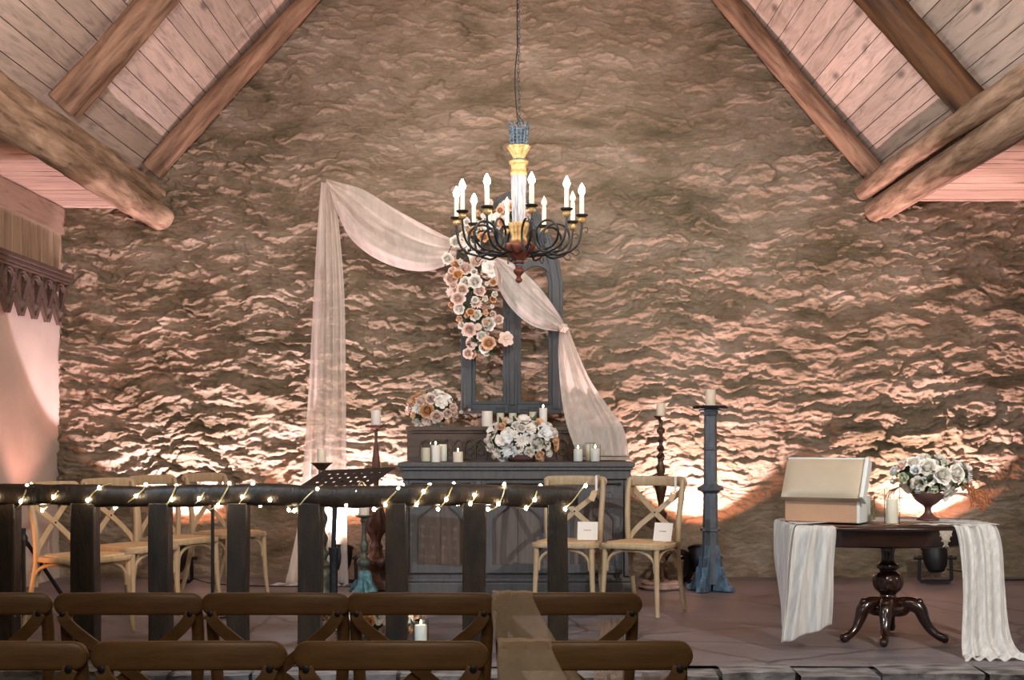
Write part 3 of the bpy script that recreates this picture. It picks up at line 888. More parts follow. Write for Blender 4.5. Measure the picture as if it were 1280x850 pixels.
cloth(b, pw([(357,729,10.2),(345,731,10.16),(334,733,10.1)]), pw([(436,730,10.15),(430,735,10.02),(420,737,9.97)]), 14, 56, 6, .012, seed=4, axis=(0,0,1))
rel(b.build('hanging_panel', MT['cloth'], t, solid=.0015, sharp=180))
b = MB()
cloth(b, pw([(408,224,10.5),(425,229,10.42),(455,238,10.36),(495,262,10.33),(540,286,10.36),(572,302,10.42)]),
      pw([(410,232,10.5),(420,262,10.36),(440,300,10.3),(480,328,10.26),(528,339,10.28),(570,328,10.4)]), 70, 44, 2.6, .022, .05, seed=8)
rel(b.build('swag', MT['cloth'], t, solid=.0015, sharp=180))
t2 = thing('tulle_drape', 'ivory tulle drape crossing the window frame and trailing onto the altar', 'drape', W(620,325,10.38))
org = Vector(t2.location)
b = MB()
cloth(b, pw([(622,322,10.36),(645,332,10.3),(675,360,10.27),(697,390,10.28),(708,408,10.32)]),
      pw([(615,326,10.36),(620,352,10.28),(638,384,10.22),(668,408,10.22),(705,415,10.32)]), 50, 40, 2.4, .018, .04, seed=12)
rel(b.build('swag', MT['cloth'], t2, solid=.0015, sharp=180))
b = MB()
cloth(b, pw([(700,406,10.32),(698,440,10.28),(701,490,10.1),(708,530,9.88),(722,570,9.74)]),
      pw([(709,406,10.32),(722,440,10.28),(738,475,10.2),(760,508,10.02),(779,535,9.89),(786,570,9.76)]), 70, 50, 3, .022, seed=15)
cloth(b, pw([(722,571,9.74),(718,575,9.62)]), pw([(786,571,9.76),(790,575,9.62)]), 8, 50, 3, .010, seed=15)
rel(b.build('tail', MT['cloth'], t2, solid=.0015, sharp=180))
# gathered knot
b = MB(); b.sphere((0,0,0), .04, 14, 9, (1,1,.9))
for k in range(6): b.tube([(.04*math.cos(a)*math.cos(k), .04*math.sin(a)-.004, .036*math.cos(a)*math.sin(k)) for a in [2*PI*i/14 for i in range(14)]], .006, 5, closed=True)
o = b.build('knot', MT['cloth'], t2, sharp=180); o.location = Vector(W(704,410,10.27))-org

# ------------------------------------------------------------------ flowers
def L_top(layers): return layers[0][2] > .65
def rose_mesh(name, mat, layers, seed):
    rnd = random.Random(seed); b = MB()
    for (n, r0, L, tilt, Wd, cup) in layers:
        ph = rnd.uniform(0, 6.28)
        for k in range(n):
            a = ph+2*PI*k/n+rnd.uniform(-.12,.12); Lk = L*rnd.uniform(.9,1.1); tk = tilt+rnd.uniform(-.1,.1)
            rows = []; nv, nu = 6, 6
            r = r0; z = 0
            for i in range(nv):
                v = i/(nv-1); an = tk*(.35+.8*v)+.5*max(0, v-.75)*4*(.35 if tilt > .5 else .1)
                if i: r += math.sin(an)*Lk/(nv-1); z += math.cos(an)*Lk/(nv-1)
                ww = Wd*(math.sin(PI*min(.93,.16+.72*v))**.75)
                row = []
                for j in range(nu):
                    u = -1+2*j/(nu-1)
                    rad = r-cup*u*u*ww+.02*rnd.uniform(-1,1)*v; zz = z+.10*u*u*ww*v+.02*rnd.uniform(-1,1)*v; s = u*ww
                    row.append((rad*math.cos(a)-s*math.sin(a), rad*math.sin(a)+s*math.cos(a), zz))
                rows.append(row)
            b.grid(rows)
    b.sphere((0,0,.50 if L_top(layers) else .3), .15, 8, 6)
    return b.mesh(name, mat, 180)
ROSE = [(3,.10,.74,-.14,.26,.6),(4,.18,.74,-.06,.32,.55),(4,.25,.72,.12,.38,.5),(5,.29,.68,.42,.44,.45),(6,.30,.66,.80,.46,.4),(7,.30,.70,1.15,.46,.3)]
DAHL = [(6,.04,.4,.2,.10,.3),(9,.08,.55,.55,.12,.3),(12,.1,.72,.9,.13,.25),(14,.1,.9,1.25,.14,.2)]
OPEN = [(5,.04,.3,.2,.12,.3),(5,.1,.85,1.0,.42,.25),(6,.1,1.0,1.35,.45,.2)]
BUD = [(3,.05,.7,.1,.3,.9),(4,.12,.75,.3,.38,.8),(5,.14,.6,.8,.34,.4)]
FM = {}
for nm in ('white','blush','peach','orange','cool','green'):
    for kind, ly in (('rose',ROSE),('dahlia',DAHL),('anemone',OPEN),('bud',BUD)):
        FM[(kind,nm)] = rose_mesh(kind+'_'+nm, MT['fl_'+nm], ly, hash(kind)%97 if False else len(kind)*7+len(nm))
NAMES = dict(rose='rose_bloom', dahlia='dahlia_bloom', anemone='open_bloom', bud='rose_bud')
def bloom(parent, p, nrm, size, kind, colr, rnd):
    o = bpy.data.objects.new(NAMES[kind], FM[(kind,colr)]); C.objects.link(o); o.parent = parent
    q = Vector(nrm).normalized().to_track_quat('Z', 'Y'); sp = Matrix.Rotation(rnd.uniform(0,6.28), 4, 'Z')
    o.matrix_local = Matrix.Translation(p) @ q.to_matrix().to_4x4() @ sp @ Matrix.Diagonal((size,size,size,1))
    return o
def leaf(b, p, d, L, w, rnd, curl=.3):
    d = Vector(d).normalized(); side = d.cross(Vector((rnd.uniform(-1,1),rnd.uniform(-1,1),rnd.uniform(-.5,1)))).normalized(); nn = side.cross(d)
    rows = []
    for i in range(5):
        v = i/4; c = Vector(p)+d*L*v-nn*curl*L*v*v; ww = w*math.sin(PI*min(.97, .08+.88*v))
        rows.append([c-side*ww+nn*ww*.3, c, c+side*ww+nn*ww*.3])
    b.grid(rows)
def bouquet(t, c, rad, n, sizes, palette, seed, facing=(0,-1,.25), leaves=60, mass=.72, leafL=.07):
    """blooms over an ellipsoid centred at c (local), visible hemisphere"""
    rnd = random.Random(seed); c = Vector(c); b = MB()
    b.sphere(tuple(c), 1, 14, 9)
    for i, v in enumerate(b.v):
        q = Vector(v)-c; k = mass*(1+.15*math.sin(i*2.3)); b.v[i] = tuple(c+Vector((q.x*rad[0]*k, q.y*rad[1]*k, q.z*rad[2]*k)))
    pts = []; tries = 0; fv = Vector(facing)
    while len(pts) < n and tries < 9000:
        tries += 1
        d = Vector((rnd.gauss(0,1), rnd.gauss(0,1), rnd.gauss(0,1))).normalized()
        if d.dot(fv) < -.35: continue
        sz = rnd.choice(sizes)
        p = c+Vector((d.x*rad[0], d.y*rad[1], d.z*rad[2]))*(1-.25*rnd.random()**2)
        if all((p-q).length > (sz+s2)*.66 for q, s2, _ in pts): pts.append((p, sz, d))
    for p, sz, d in pts:
        kind, colr = rnd.choice(palette)
        bloom(t, p-d*sz*.45, d+Vector((0,-.35,.1)), sz*1.06, kind, colr, rnd)
    for _ in range(leaves):
        d = Vector((rnd.gauss(0,1), rnd.gauss(0,1), rnd.gauss(0,.8))).normalized()
        p = c+Vector((d.x*rad[0], d.y*rad[1], d.z*rad[2]))*.75
        leaf(b, p, d+Vector((0,0,rnd.uniform(-.3,.3))), leafL*rnd.uniform(.7,1.2), leafL*.22, rnd)
    b.build('foliage', MT['leaf'], t, sharp=180)
WARM = [('rose','blush'),('rose','blush'),('rose','white'),('dahlia','white'),('dahlia','blush'),('rose','peach'),('anemone','white'),('bud','peach'),('rose','orange')]
MIXW = [('rose','white'),('dahlia','white'),('anemone','white'),('rose','blush'),('dahlia','cool'),('rose','peach'),('bud','white'),('anemone','cool'),('anemone','orange'),('rose','white')]
COOL = [('rose','cool'),('rose','white'),('rose','white'),('anemone','cool'),('bud','cool'),('rose','blush'),('anemone','white'),('bud','green')]

# left bouquet on the shelf
p0 = W(541,531,10.03)
t = thing('flower_arrangement', 'blush and white flower arrangement on the left end of the carved shelf', 'flowers', (p0[0], p0[1], RZ1))
bouquet(t, (0,-.02,.135), (.205,.10,.14), 34, (.06,.075,.048), WARM, 4, leaves=24)
b = MB(); rnd = random.Random(3)
b.tube(cat([(.12,-.02,.08),(.22,-.04,.05),(.32,-.06,.0),(.40,-.1,-.04),(.47,-.14,-.05)],6), .004, 5); b.tube(cat([(.1,-.02,.14),(.2,-.03,.16),(.27,-.03,.12)],5), .0035, 5)
b.build('twig', MT['twig'], t)
bloom(t, (.22,-.04,.11), (.3,-1,.2), .03, 'bud','white', rnd); bloom(t, (.285,-.03,.125), (.3,-1,.4), .024, 'bud','blush', rnd)

# central bouquet on the altar
t = thing('flower_arrangement', 'large white and peach flower arrangement in the middle of the altar top', 'flowers', (W(652,577,9.6)[0], 9.6, AZ))
bouquet(t, (0,0,.16), (.28,.14,.18), 64, (.06,.072,.05,.042,.08), MIXW, 17, leaves=70)
b = MB(); b.lathe([(0,.09),(.02,.11),(.05,.115),(.06,.1)], 20); b.build('bowl', MT['urn'], t)
b = MB(); b.tube(cat([(-.22,-.05,.1),(-.3,-.06,.13),(-.36,-.06,.12)],5), .003, 5); 
for q in range(6): leaf(b, (-.26-.02*q,-.06,.12), (-.5,-.2,.6*(-1)**q), .035, .01, random.Random(q))
b.build('twig', MT['leaf'], t)

# garland on the window frame
t = thing('flower_garland', 'hanging garland of cream and peach roses on the left of the window frame', 'flowers', W(595,345,10.3))
org = Vector(t.location); rnd = random.Random(23)
path = resample(pw([(640,262,10.36),(612,272,10.32),(590,300,10.28),(586,335,10.24),(592,370,10.24),(596,405,10.26),(600,440,10.33)]), 60)
pts = []; tries = 0
while len(pts) < 92 and tries < 12000:
    tries += 1
    u = rnd.random(); q = path[int(u*59)]; wd = (.16 if .42 < u < .85 else .11)*(1 if u < .86 else .75)
    off = Vector((rnd.uniform(-1,1)*wd*1.15, -rnd.random()*.10, rnd.uniform(-1,1)*.06)); sz = rnd.choice((.05,.056,.04,.034,.066))
    p = q+off
    if all((p-a).length > (sz+s)*.62 for a, s in pts): pts.append((p, sz))
for p, sz in pts:
    kind, colr = rnd.choice(WARM+[('rose','white'),('bud','white'),('rose','white'),('rose','blush'),('rose','white')])
    bloom(t, p-org, (rnd.uniform(-.5,.5), -1, rnd.uniform(-.3,.5)), sz*1.08, kind, colr, rnd)
bloom(t, Vector(W(632,424,10.32))-org, (.2,-1,.1), .07, 'anemone', 'blush', rnd)
b = MB()
for q in path: 
    for _ in range(3): leaf(b, q-org+Vector((rnd.uniform(-.07,.07), -.01, rnd.uniform(-.03,.03))), (rnd.uniform(-1,1), -.5, rnd.uniform(-1,.6)), .08, .016, rnd)
b.tube([q-org+Vector((0,.02,0)) for q in path], .014, 6)
b.tube(cat([Vector(W(*p))-org for p in ((562,360,10.25),(556,335,10.25),(563,310,10.25),(572,300,10.3))],5), .004, 5)
b.build('foliage', MT['leaf'], t, sharp=180)

# flowers on the stage floor behind the railing
t = thing('flower_arrangement', 'low flower arrangement on the stage floor beside a candle, seen between guest chairs', 'flowers', (W(472,800,7.4)[0], 7.4, 0))
bouquet(t, (-.02,0,.13), (.30,.13,.13), 56, (.04,.05,.032), WARM+[('rose','orange'),('anemone','cool')], 31, leaves=70)

# ------------------------------------------------------------------ candles
def pillar(x, y, z, r, h, label, group, glass=0, lit=True, mat='wax'):
    t = thing('pillar_candle', label, 'candle', (x,y,z), 0, group)
    zb0 = .006 if glass else 0
    b = MB(); b.lathe([(zb0,r*.98),(zb0+.004,r),(zb0+h-.004,r),(zb0+h,r*.93),(zb0+h-.004,r*.6),(zb0+h-.006,r*.1)], 24); b.build('wax', MT[mat], t)
    b = MB(); b.tube([(0,0,zb0+h-.006),(.001,0,zb0+h+.008)], .0014, 5); b.build('wick', MT['black'], t)
    if lit:
        b = MB(); b.lathe([(zb0+h+.003,.002),(zb0+h+.009,.006),(zb0+h+.016,.0055),(zb0+h+.028,.0008)], 8); b.build('flame', MT['flame'], t)
    if glass:
        R0 = r*1.28; b = MB(); b.lathe([(0,.001),(0,R0),(glass,R0),(glass,R0-.0025),(.005,R0-.0025),(.005,.001)], 28); b.build('glass_cylinder', MT['glass'], t)
    return t
def altc(px, d, r, h, lb, glass=0, lit=True, mat='wax', z=AZ): return pillar((px-CX)*d/F, d, z, r, h, lb, 'candles on the altar', glass, lit, mat)
altc(532.5, 9.46, .030, .10, 'cream candle in glass, leftmost of the three at the altar left end', .15, False)
altc(544.5, 9.50, .034, .125, 'tall white pillar candle between two glass candles at the altar left', 0, True, 'waxw')
altc(553.5, 9.56, .031, .125, 'pale candle in a tall glass, right of the left altar trio', .17, False, 'waxw')
altc(572.5, 9.5, .037, .075, 'short pillar candle standing alone left of the altar flowers', 0, True)
altc(722.5, 9.5, .033, .09, 'white candle in glass just right of the altar flowers', .13, True, 'waxw')
altc(737, 9.66, .030, .125, 'taller cream candle in glass behind the altar right pair', .145, False)
altc(744, 9.46, .032, .095, 'white candle in glass, rightmost on the altar top', .13, True, 'waxw')
def shc(px, d, r, h, lb, glass=0, lit=True, mat='wax'): return pillar((px-CX)*d/F, d, RZ1, r, h, lb, 'candles on the carved shelf', glass, lit, mat)
shc(609, 10.0, .042, .12, 'wide white pillar candle, leftmost on the shelf behind the altar flowers', 0, False, 'waxw')
shc(625.5, 10.02, .028, .10, 'cream candle in glass, second on the shelf behind the altar flowers', .155, False)
shc(641, 10.06, .030, .10, 'cream candle in tall glass beside the mullion foot', .17, False)
shc(655, 9.99, .025, .09, 'slim glass candle half hidden in the altar flowers', .135, False)
shc(666, 10.08, .029, .11, 'glass candle hidden behind the tallest white altar bloom', .155, False)
shc(679, 10.0, .031, .145, 'lit tall white pillar candle on the shelf right of the flowers', 0, True, 'waxw')
pillar(W(526,803,7.27)[0], 7.27, 0, .034, .095, 'white candle in glass on the stage floor beside the low flowers', None, .14, True, 'waxw')

def candlestick(name, label, loc, prof, mat, seg=20, ribs=0, amp=0, extra=None, sm=3, group='tall candlesticks'):
    t = thing(name, label, 'candlestick', loc, 0, group)
    b = MB(); b.lathe(interp(prof, sm), seg, ribs=ribs, amp=amp); b.build('stem', mat, t)
    if extra: extra(t)
    return t
# far left tall baluster with the red tint
def ped_base(t):
    b = MB(); b.lathe([(0,.15),(.03,.15),(.035,.135),(.07,.13),(.075,.11)], 4, rot=PI/4); b.build('base', MT['rust'], t, bevel=.004)
P1 = (W(470,735,9.85)[0], 9.85, 0)
candlestick('candlestick', 'tall brown baluster candlestick left of the altar holding a short white candle', P1,
  [(.07,.10),(.12,.07),(.16,.085),(.20,.125),(.235,.13),(.25,.07),(.29,.045),(.33,.05),(.36,.035),(.41,.05),(.46,.08),(.52,.085),(.60,.06),(.68,.035),(.72,.022),(.80,.02),(.92,.03),(1.02,.026),(1.12,.012),(1.20,.012),(1.23,.02),(1.245,.075),(1.262,.078)],
  MT['rust'], 24, 12, .05, ped_base)
pillar(P1[0], P1[1], 1.263, .038, .115, 'white pillar candle on the tall brown baluster candlestick', 'candles on candlesticks', 0, False, 'waxw')
P2 = (W(455,741,9.55)[0], 9.55, 0)
def teal_foot(t):
    b = MB(); b.lathe(interp([(.02,.085),(.05,.07),(.10,.05),(.15,.045),(.175,.035)],3), 18, ribs=3, amp=.25)
    for k in range(3):
        a = -PI/2+2*PI*k/3+.3
        b.tube(cat([(.05*math.cos(a),.05*math.sin(a),.09),(.085*math.cos(a),.085*math.sin(a),.05),(.115*math.cos(a),.115*math.sin(a),.015)],4), [.022]*4+[.016]*4+[.014], 8)
    b.build('tripod_foot', MT['teal'], t)
candlestick('candlestick', 'short candlestick with teal tripod foot in front of the brown baluster', P2,
  [(.15,.03),(.19,.024),(.22,.05),(.25,.052),(.28,.026),(.31,.02),(.335,.03),(.37,.034),(.40,.02),(.46,.016),(.52,.018),(.55,.03),(.565,.022),(.578,.062),(.588,.062)], MT['verdi'], 20, 0, 0, teal_foot)
pillar(P2[0], P2[1], .589, .04, .08, 'cream pillar candle on the short teal footed candlestick', 'candles on candlesticks')
P3 = (W(402,745,9.25)[0], 9.25, 0)
def leaf_cup(t):
    b = MB(); b.lathe(interp([(.93,.02),(.955,.04),(.975,.06),(.985,.07)],3), 24, ribs=8, amp=.18); b.build('leaf_cup', MT['bronze'], t)
candlestick('candlestick', 'ornate candlestick behind the music stand in front of the drape', P3,
  [(0,.11),(.03,.11),(.05,.085),(.12,.08),(.19,.085),(.22,.06),(.25,.075),(.28,.035),(.33,.05),(.37,.03),(.44,.045),(.50,.022),(.58,.045),(.64,.02),(.72,.032),(.80,.02),(.88,.025),(.93,.02)], MT['verdi'], 22, 6, .06, leaf_cup)
pillar(P3[0], P3[1], .978, .032, .11, 'slim candle on the candlestick behind the music stand', 'candles on candlesticks', 0, False)
P4 = (W(826,735,9.95)[0], 9.95, 0)
def tw(t):
    b = MB(); b.lathe([(.98,.022),(1.02,.034),(1.08,.03),(1.14,.02),(1.18,.014)], 20, ribs=5, amp=.18, twist=40); b.build('twisted_stem', MT['bronze'], t)
    b = MB()
    for k in range(3):
        a = -PI/2+2*PI*k/3
        b.tube(cat([(.02*math.cos(a),.02*math.sin(a),.16),(.06*math.cos(a),.06*math.sin(a),.12),(.075*math.cos(a),.075*math.sin(a),.075),(.1*math.cos(a),.1*math.sin(a),.066)],4), .016, 8)
    b.build('claw_foot', MT['bronze'], t)
    b = MB(); b.lathe([(0,.17),(.012,.175),(.02,.165),(.025,.15),(.04,.152),(.05,.14)], 32); b.build('marble_base', MT['marble'], t)
candlestick('candlestick', 'slender twisted bronze candlestick behind the right altar chair', P4,
  [(.14,.025),(.2,.045),(.25,.02),(.33,.03),(.42,.018),(.52,.035),(.58,.05),(.62,.02),(.70,.03),(.80,.05),(.84,.02),(.92,.035),(.98,.02),(1.18,.014),(1.2,.03),(1.23,.03),(1.25,.014),(1.30,.02),(1.315,.042),(1.33,.055),(1.335,.055)], MT['bronze'], 20, 0, 0, tw)
pillar(P4[0], P4[1], 1.336, .034, .10, 'melted cream candle on the slender bronze candlestick', 'candles on candlesticks', 0, False)
# big gothic stand
P5 = (W(888,738,9.77)[0], 9.77, 0)
t = thing('candlestick', 'tall blue-grey gothic candle stand with buttress feet, right of the altar', 'candlestick', P5, R(12), 'tall candlesticks')
b = MB(); b.lathe([(.05,.062),(.40,.060),(.45,.058),(.455,.078),(.475,.078),(.48,.058),(.74,.054),(.755,.07),(.765,.098),(.785,.10),(.80,.07),(.815,.052),(1.07,.05),(1.075,.062),(1.085,.062),(1.09,.05),(1.33,.048),(1.345,.06),(1.365,.062),(1.37,.085),(1.385,.085)], 8, rot=PI/8)
b.build('shaft', MT['pewter'], t)
b = MB(); b.lathe([(1.382,.085),(1.386,.125),(1.402,.13),(1.406,.118),(1.41,.115)], 28, ribs=8, amp=.10); b.build('drip_plate', MT['iron'], t)
for k in range(4):
    a = PI/2*k+PI/4
    prof = [(.03,0),(.175,0),(.178,.04),(.15,.05),(.135,.10),(.115,.115),(.11,.17),(.09,.185),(.088,.25),(.07,.27),(.066,.33),(.05,.36),(.03,.36)]
    vs = [(x, s*.022, z) for s in (-1,1) for x, z in prof]; n = len(prof)
    fs = [tuple(range(n)), tuple(reversed([n+i for i in range(n)]))]+[(i, n+i, n+(i+1) % n, (i+1) % n) for i in range(n)]
    b = MB(); b.add(vs, fs, Matrix.Rotation(a, 4, 'Z')); b.box((.15,0,.02),(.07,.07,.04), mt=Matrix.Rotation(a, 4, 'Z')); b.build('buttress_foot', MT['bluebase'], t, bevel=.003)
pillar(P5[0], P5[1], 1.411, .040, .12, 'cream pillar candle on the tall blue-grey gothic stand', 'candles on candlesticks', 0, False)

# ------------------------------------------------------------------ music stand, poles, floor lights
t = thing('music_stand', 'black perforated music stand rising behind the railing before the drape', 'music stand', ((417-CX)*8.35/F, 8.35, 0))
A_, B_, C_, D_ = (Vector(W(*p))-Vector(t.location) for p in ((405,588,8.6),(495,584,8.45),(457,611,8.12),(367,613,8.25)))
b = MB(); nu, nv = 26, 15; nn = (B_-A_).cross(D_-A_).normalized()*.0015
rnd = random.Random(2)
def dp_(u, v): return A_+(B_-A_)*u+(D_-A_)*v+((C_-D_)-(B_-A_))*u*v
for i in range(nu):
    for j in range(nv):
        if j in (3,6,9,12) and i % 3 == 1 and 1 < i < nu-2: continue
        q = [dp_(i/nu, j/nv), dp_((i+1)/nu, j/nv), dp_((i+1)/nu, (j+1)/nv), dp_(i/nu, (j+1)/nv)]
        b.add([p-nn for p in q]+[p+nn for p in q], [(3,2,1,0),(4,5,6,7),(0,1,5,4),(1,2,6,5),(2,3,7,6),(3,0,4,7)])
b.build('desk', MT['black'], t, sharp=20)
b = MB(); e = nn.normalized(); e = e if e.z > 0 else -e
b.sweep([D_+e*.012, C_+e*.012], rectp(.03,.003), up=tuple(e)); b.build('ledge', MT['black'], t)
b = MB(); b.tube([(0,0,.03),(0,0,.42)], .027, 12); b.tube([(0,0,.40),(0,0,.45)], .034, 12); b.tube([(0,0,.44),(0.01,.0,.80),((A_+C_).x/2,(A_+C_).y/2,(A_+C_).z/2)], .016, 10); b.build('pole', MT['iron'], t)
for k in range(3):
    a = 2*PI*k/3+.4; b = MB(); b.tube(cat([(.01*math.cos(a),.01*math.sin(a),.14),(.12*math.cos(a),.12*math.sin(a),.06),(.24*math.cos(a),.24*math.sin(a),.008)],4), .008, 6); b.build('leg', MT['black'], t)
t = thing('slim_stand', 'thin black stand pole between the third and fourth left chairs', 'stand', (W(273,748,8.6)[0]+.02, 8.35, 0))
b = MB(); b.tube([(0,0,.01),(0,0,.86)], .011, 10); b.build('pole', MT['black'], t)
b = MB(); b.lathe([(0,.12),(.008,.12),(.015,.03)], 24); b.build('base', MT['black'], t)
t = thing('tripod_stand', 'black folded tripod stand behind the leftmost stage chair', 'stand', (-3.28, 8.55, 0))
for k in range(3):
    a = 2*PI*k/3+.9; b = MB(); b.tube([(0,0,.5),(.34*math.cos(a),.34*math.sin(a),.012)], .014, 8); b.build('leg', MT['black'], t)
b = MB(); b.tube([(0,0,.1),(0,0,.56)], .016, 8); b.lathe([(.44,.03),(.5,.03),(.52,.02)], 12); b.build('pole', MT['black'], t)

UPL = []
def par_light(x, y, rz, tilt, label, first=[None]):
    t = thing('floor_spotlight', label, 'spotlight', (x,y,0), rz, 'black floor spotlights washing the stone wall')
    m = Matrix.Translation((0,0,.20)) @ Matrix.Rotation(R(tilt), 4, 'X')
    b = MB(); b.lathe([(-.115,.03),(-.11,.06),(-.06,.085),(.0,.098),(.07,.098),(.075,.105),(.09,.105),(.09,.092),(.06,.088)], 24, mt=m); b.build('housing', MT['black'], t)
    b = MB(); b.lathe([(.062,.001),(.063,.086),(.066,.086),(.066,.001)], 24, mt=m)
    b.build('lens', MT['lens'], t)
    b = MB()
    b.sweep([(-.125,0,.22),(-.13,0,.03),(-.11,0,.012),(.11,0,.012),(.13,0,.03),(.125,0,.22)], rectp(.03,.005), up=(0,1,0))
    for s in (-1,1): b.tube([(s*.1,0,.2),(s*.15,0,.2)], .012, 8)
    for s in (-1,1): b.box((0,s*.06,.008),(.18,.02,.012))
    b.build('bracket', MT['black'], t)
    b = MB(); b.sphere((-.158,0,.2), .017, 8, 5); b.sphere((.158,0,.2), .017, 8, 5); b.build('knob', MT['black'], t)
    return t
MT['lens'] = emit_mat('led_lens', (255,226,206), 12)
UL = [(-2.72, 'black floor spotlight behind the left chairs, throwing a glow on the wall'),
      (-1.40, 'black floor spotlight behind the foot of the tulle drape'),
      (1.50, 'black floor spotlight behind the tall gothic candle stand'),
      (3.38, 'black floor spotlight on the floor behind the pedestal table')]
for x, lb in UL: par_light(x, 10.28, 0, -17, lb)
# coiled cable and flex
b = MB()
for k in range(5): b.tube([(.10*math.cos(a)*(1+.04*k)+.01*k, .012*k, .13+.12*math.sin(a)*(1+.03*k)) for a in [2*PI*i/28 for i in range(28)]], .008, 6, closed=True)
o = b.build('coiled_cable', MT['cable']); o.location = (1.29,10.25,0); tag(o, 'coil of dark cable leaning on the wall beside the gothic stand', 'cable')
b = MB(); b.tube(cat([(3.5,10.36,.10),(3.75,10.4,.06),(3.95,10.42,.012),(4.2,10.45,.008),(4.5,10.5,.008)],8), .006, 6); o = b.build('power_cable', MT['cable']); tag(o, 'black power cable running right from the table spotlight', 'cable')
b = MB(); b.tube(cat([(-1.25,10.3,.05),(-1.0,10.2,.008),(-.95,10.05,.008),(-1.5,9.95,.008),(-2.3,10.1,.008),(-2.6,10.25,.05)],10), .005, 6); o = b.build('power_cable', MT['cable']); tag(o, 'black power cable along the wall foot left of the drape', 'cable')

# ------------------------------------------------------------------ pedestal table with runner, case, urn
TX, TY, TZ = 2.13, 7.42, .675
t = thing('pedestal_table', 'dark polished pedestal table with scrolled feet on the right of the stage', 'table', (TX,TY,0))
RXt, RYt = .565, .40
def oval(k, n=64, w=2.5):
    return [(math.copysign(abs(math.cos(2*PI*i/n))**(2/w), math.cos(2*PI*i/n))*RXt*k, math.copysign(abs(math.sin(2*PI*i/n))**(2/w), math.sin(2*PI*i/n))*RYt*k) for i in range(n)]
def stack(b, rings, n=64):
    vs = [(x, y, z) for k, z in rings for x, y in oval(k, n)]; m = len(rings)
    fs = [(r*n+i, r*n+(i+1) % n, (r+1)*n+(i+1) % n, (r+1)*n+i) for r in range(m-1) for i in range(n)]+[tuple(reversed(range(n))), tuple((m-1)*n+i for i in range(n))]
    b.add(vs, fs)
b = MB(); stack(b, [(.94,TZ-.03),(.99,TZ-.024),(1.0,TZ-.014),(.99,TZ-.004),(.975,TZ)]); b.build('tabletop', MT['mahog'], t)
b = MB(); stack(b, [(.80,TZ-.125),(.84,TZ-.115),(.90,TZ-.03)]); b.build('apron', MT['mahog'], t)
b = MB(); b.lathe(interp([(.14,.10),(.17,.125),(.20,.12),(.225,.07),(.25,.045),(.265,.05),(.29,.075),(.33,.085),(.37,.075),(.395,.045),(.41,.06),(.43,.06),(.445,.04),(.50,.036),(.54,.05),(.555,.075),(.562,.09)],3), 32, ribs=16, amp=.03); b.build('pedestal', MT['mahog'], t).location.x = .035
for a in (PI+.45, -PI/2-.35, -.55, PI/2-.35):
    b = MB(); c_, s_ = math.cos(a), math.sin(a)
    pr = [(.06,.20,.045),(.13,.21,.044),(.18,.185,.04),(.205,.13,.032),(.235,.08,.026),(.275,.045,.024),(.31,.03,.026),(.335,.027,.02)]
    pth = cat([(r*c_, r*s_, z) for r, z, _ in pr], 4); rad = [v.x for v in cat([(w,0,0) for _,_,w in pr], 4)]
    b.tube(pth, rad, 10)
    b.sphere((.18*c_,.18*s_,.222), .024, 10, 6); b.sphere((.32*c_,.32*s_,.022), .024, 10, 6)
    b.build('scroll_foot', MT['mahog'], t, sharp=60).location.x = .035
# runner: two falls joined over the back of the table top
def Wt(px, py, d): return W(px, py, d)
t = thing('table_runner', 'white chiffon runner over both ends of the pedestal table, trailing to the floor', 'table runner', (TX,TY,TZ))
org = Vector(t.location); zt_ = TZ+.004; t.scale = (.935,1,1)
b = MB()
cloth(b, [(TX-.60,7.10,zt_),(TX-.63,7.06,zt_-.03),(TX-.655,7.04,zt_-.2),(TX-.68,7.00,.25),(TX-.71,6.98,.045)],
         [(TX-.60,7.62,zt_),(TX-.615,7.64,zt_-.03),(TX-.62,7.62,zt_-.2),(TX-.60,7.58,.3),(TX-.58,7.55,.12)], 50, 50, 4, .010, seed=31, axis=(-1,0,0))
cloth(b, [(TX-.60,7.10,zt_),(TX-.63,7.05,zt_-.03),(TX-.655,7.03,zt_-.2),(TX-.68,6.99,.25),(TX-.71,6.97,.045)],
         [(TX-.40,7.055,zt_+.0),(TX-.385,7.02,zt_-.03),(TX-.40,7.01,zt_-.2),(TX-.41,7.0,.30),(TX-.42,7.0,.14)], 60, 50, 2.2, .024, seed=33, axis=(0,-1,0))
rel(b.build('left_fall', MT['cloth2'], t, solid=.001, sharp=180))
b = MB()
cloth(b, [(TX-.60,7.12,zt_+.003),(TX-.3,7.28,zt_+.006),(TX,7.42,zt_+.004),(TX+.30,7.32,zt_+.005),(TX+.60,7.10,zt_+.003)],
         [(TX-.60,7.62,zt_+.003),(TX-.3,7.74,zt_+.006),(TX,7.76,zt_+.004),(TX+.35,7.74,zt_+.005),(TX+.60,7.60,zt_+.003)], 50, 30, 3, .0015, seed=36, axis=(0,0,1))
rel(b.build('top_run', MT['cloth2'], t, solid=.001, sharp=180))
b = MB()
cloth(b, [(TX+.29,7.06,zt_+.004),(TX+.30,7.01,zt_-.01),(TX+.31,6.97,zt_-.12),(TX+.30,6.90,.35),(TX+.27,6.82,.1),(TX+.255,6.76,.008)],
         [(TX+.58,7.22,zt_+.004),(TX+.61,7.15,zt_-.01),(TX+.605,7.05,zt_-.12),(TX+.58,6.95,.35),(TX+.56,6.84,.1),(TX+.585,6.72,.008)], 60, 60, 3.6, .024, seed=38, axis=(0,-1,0))
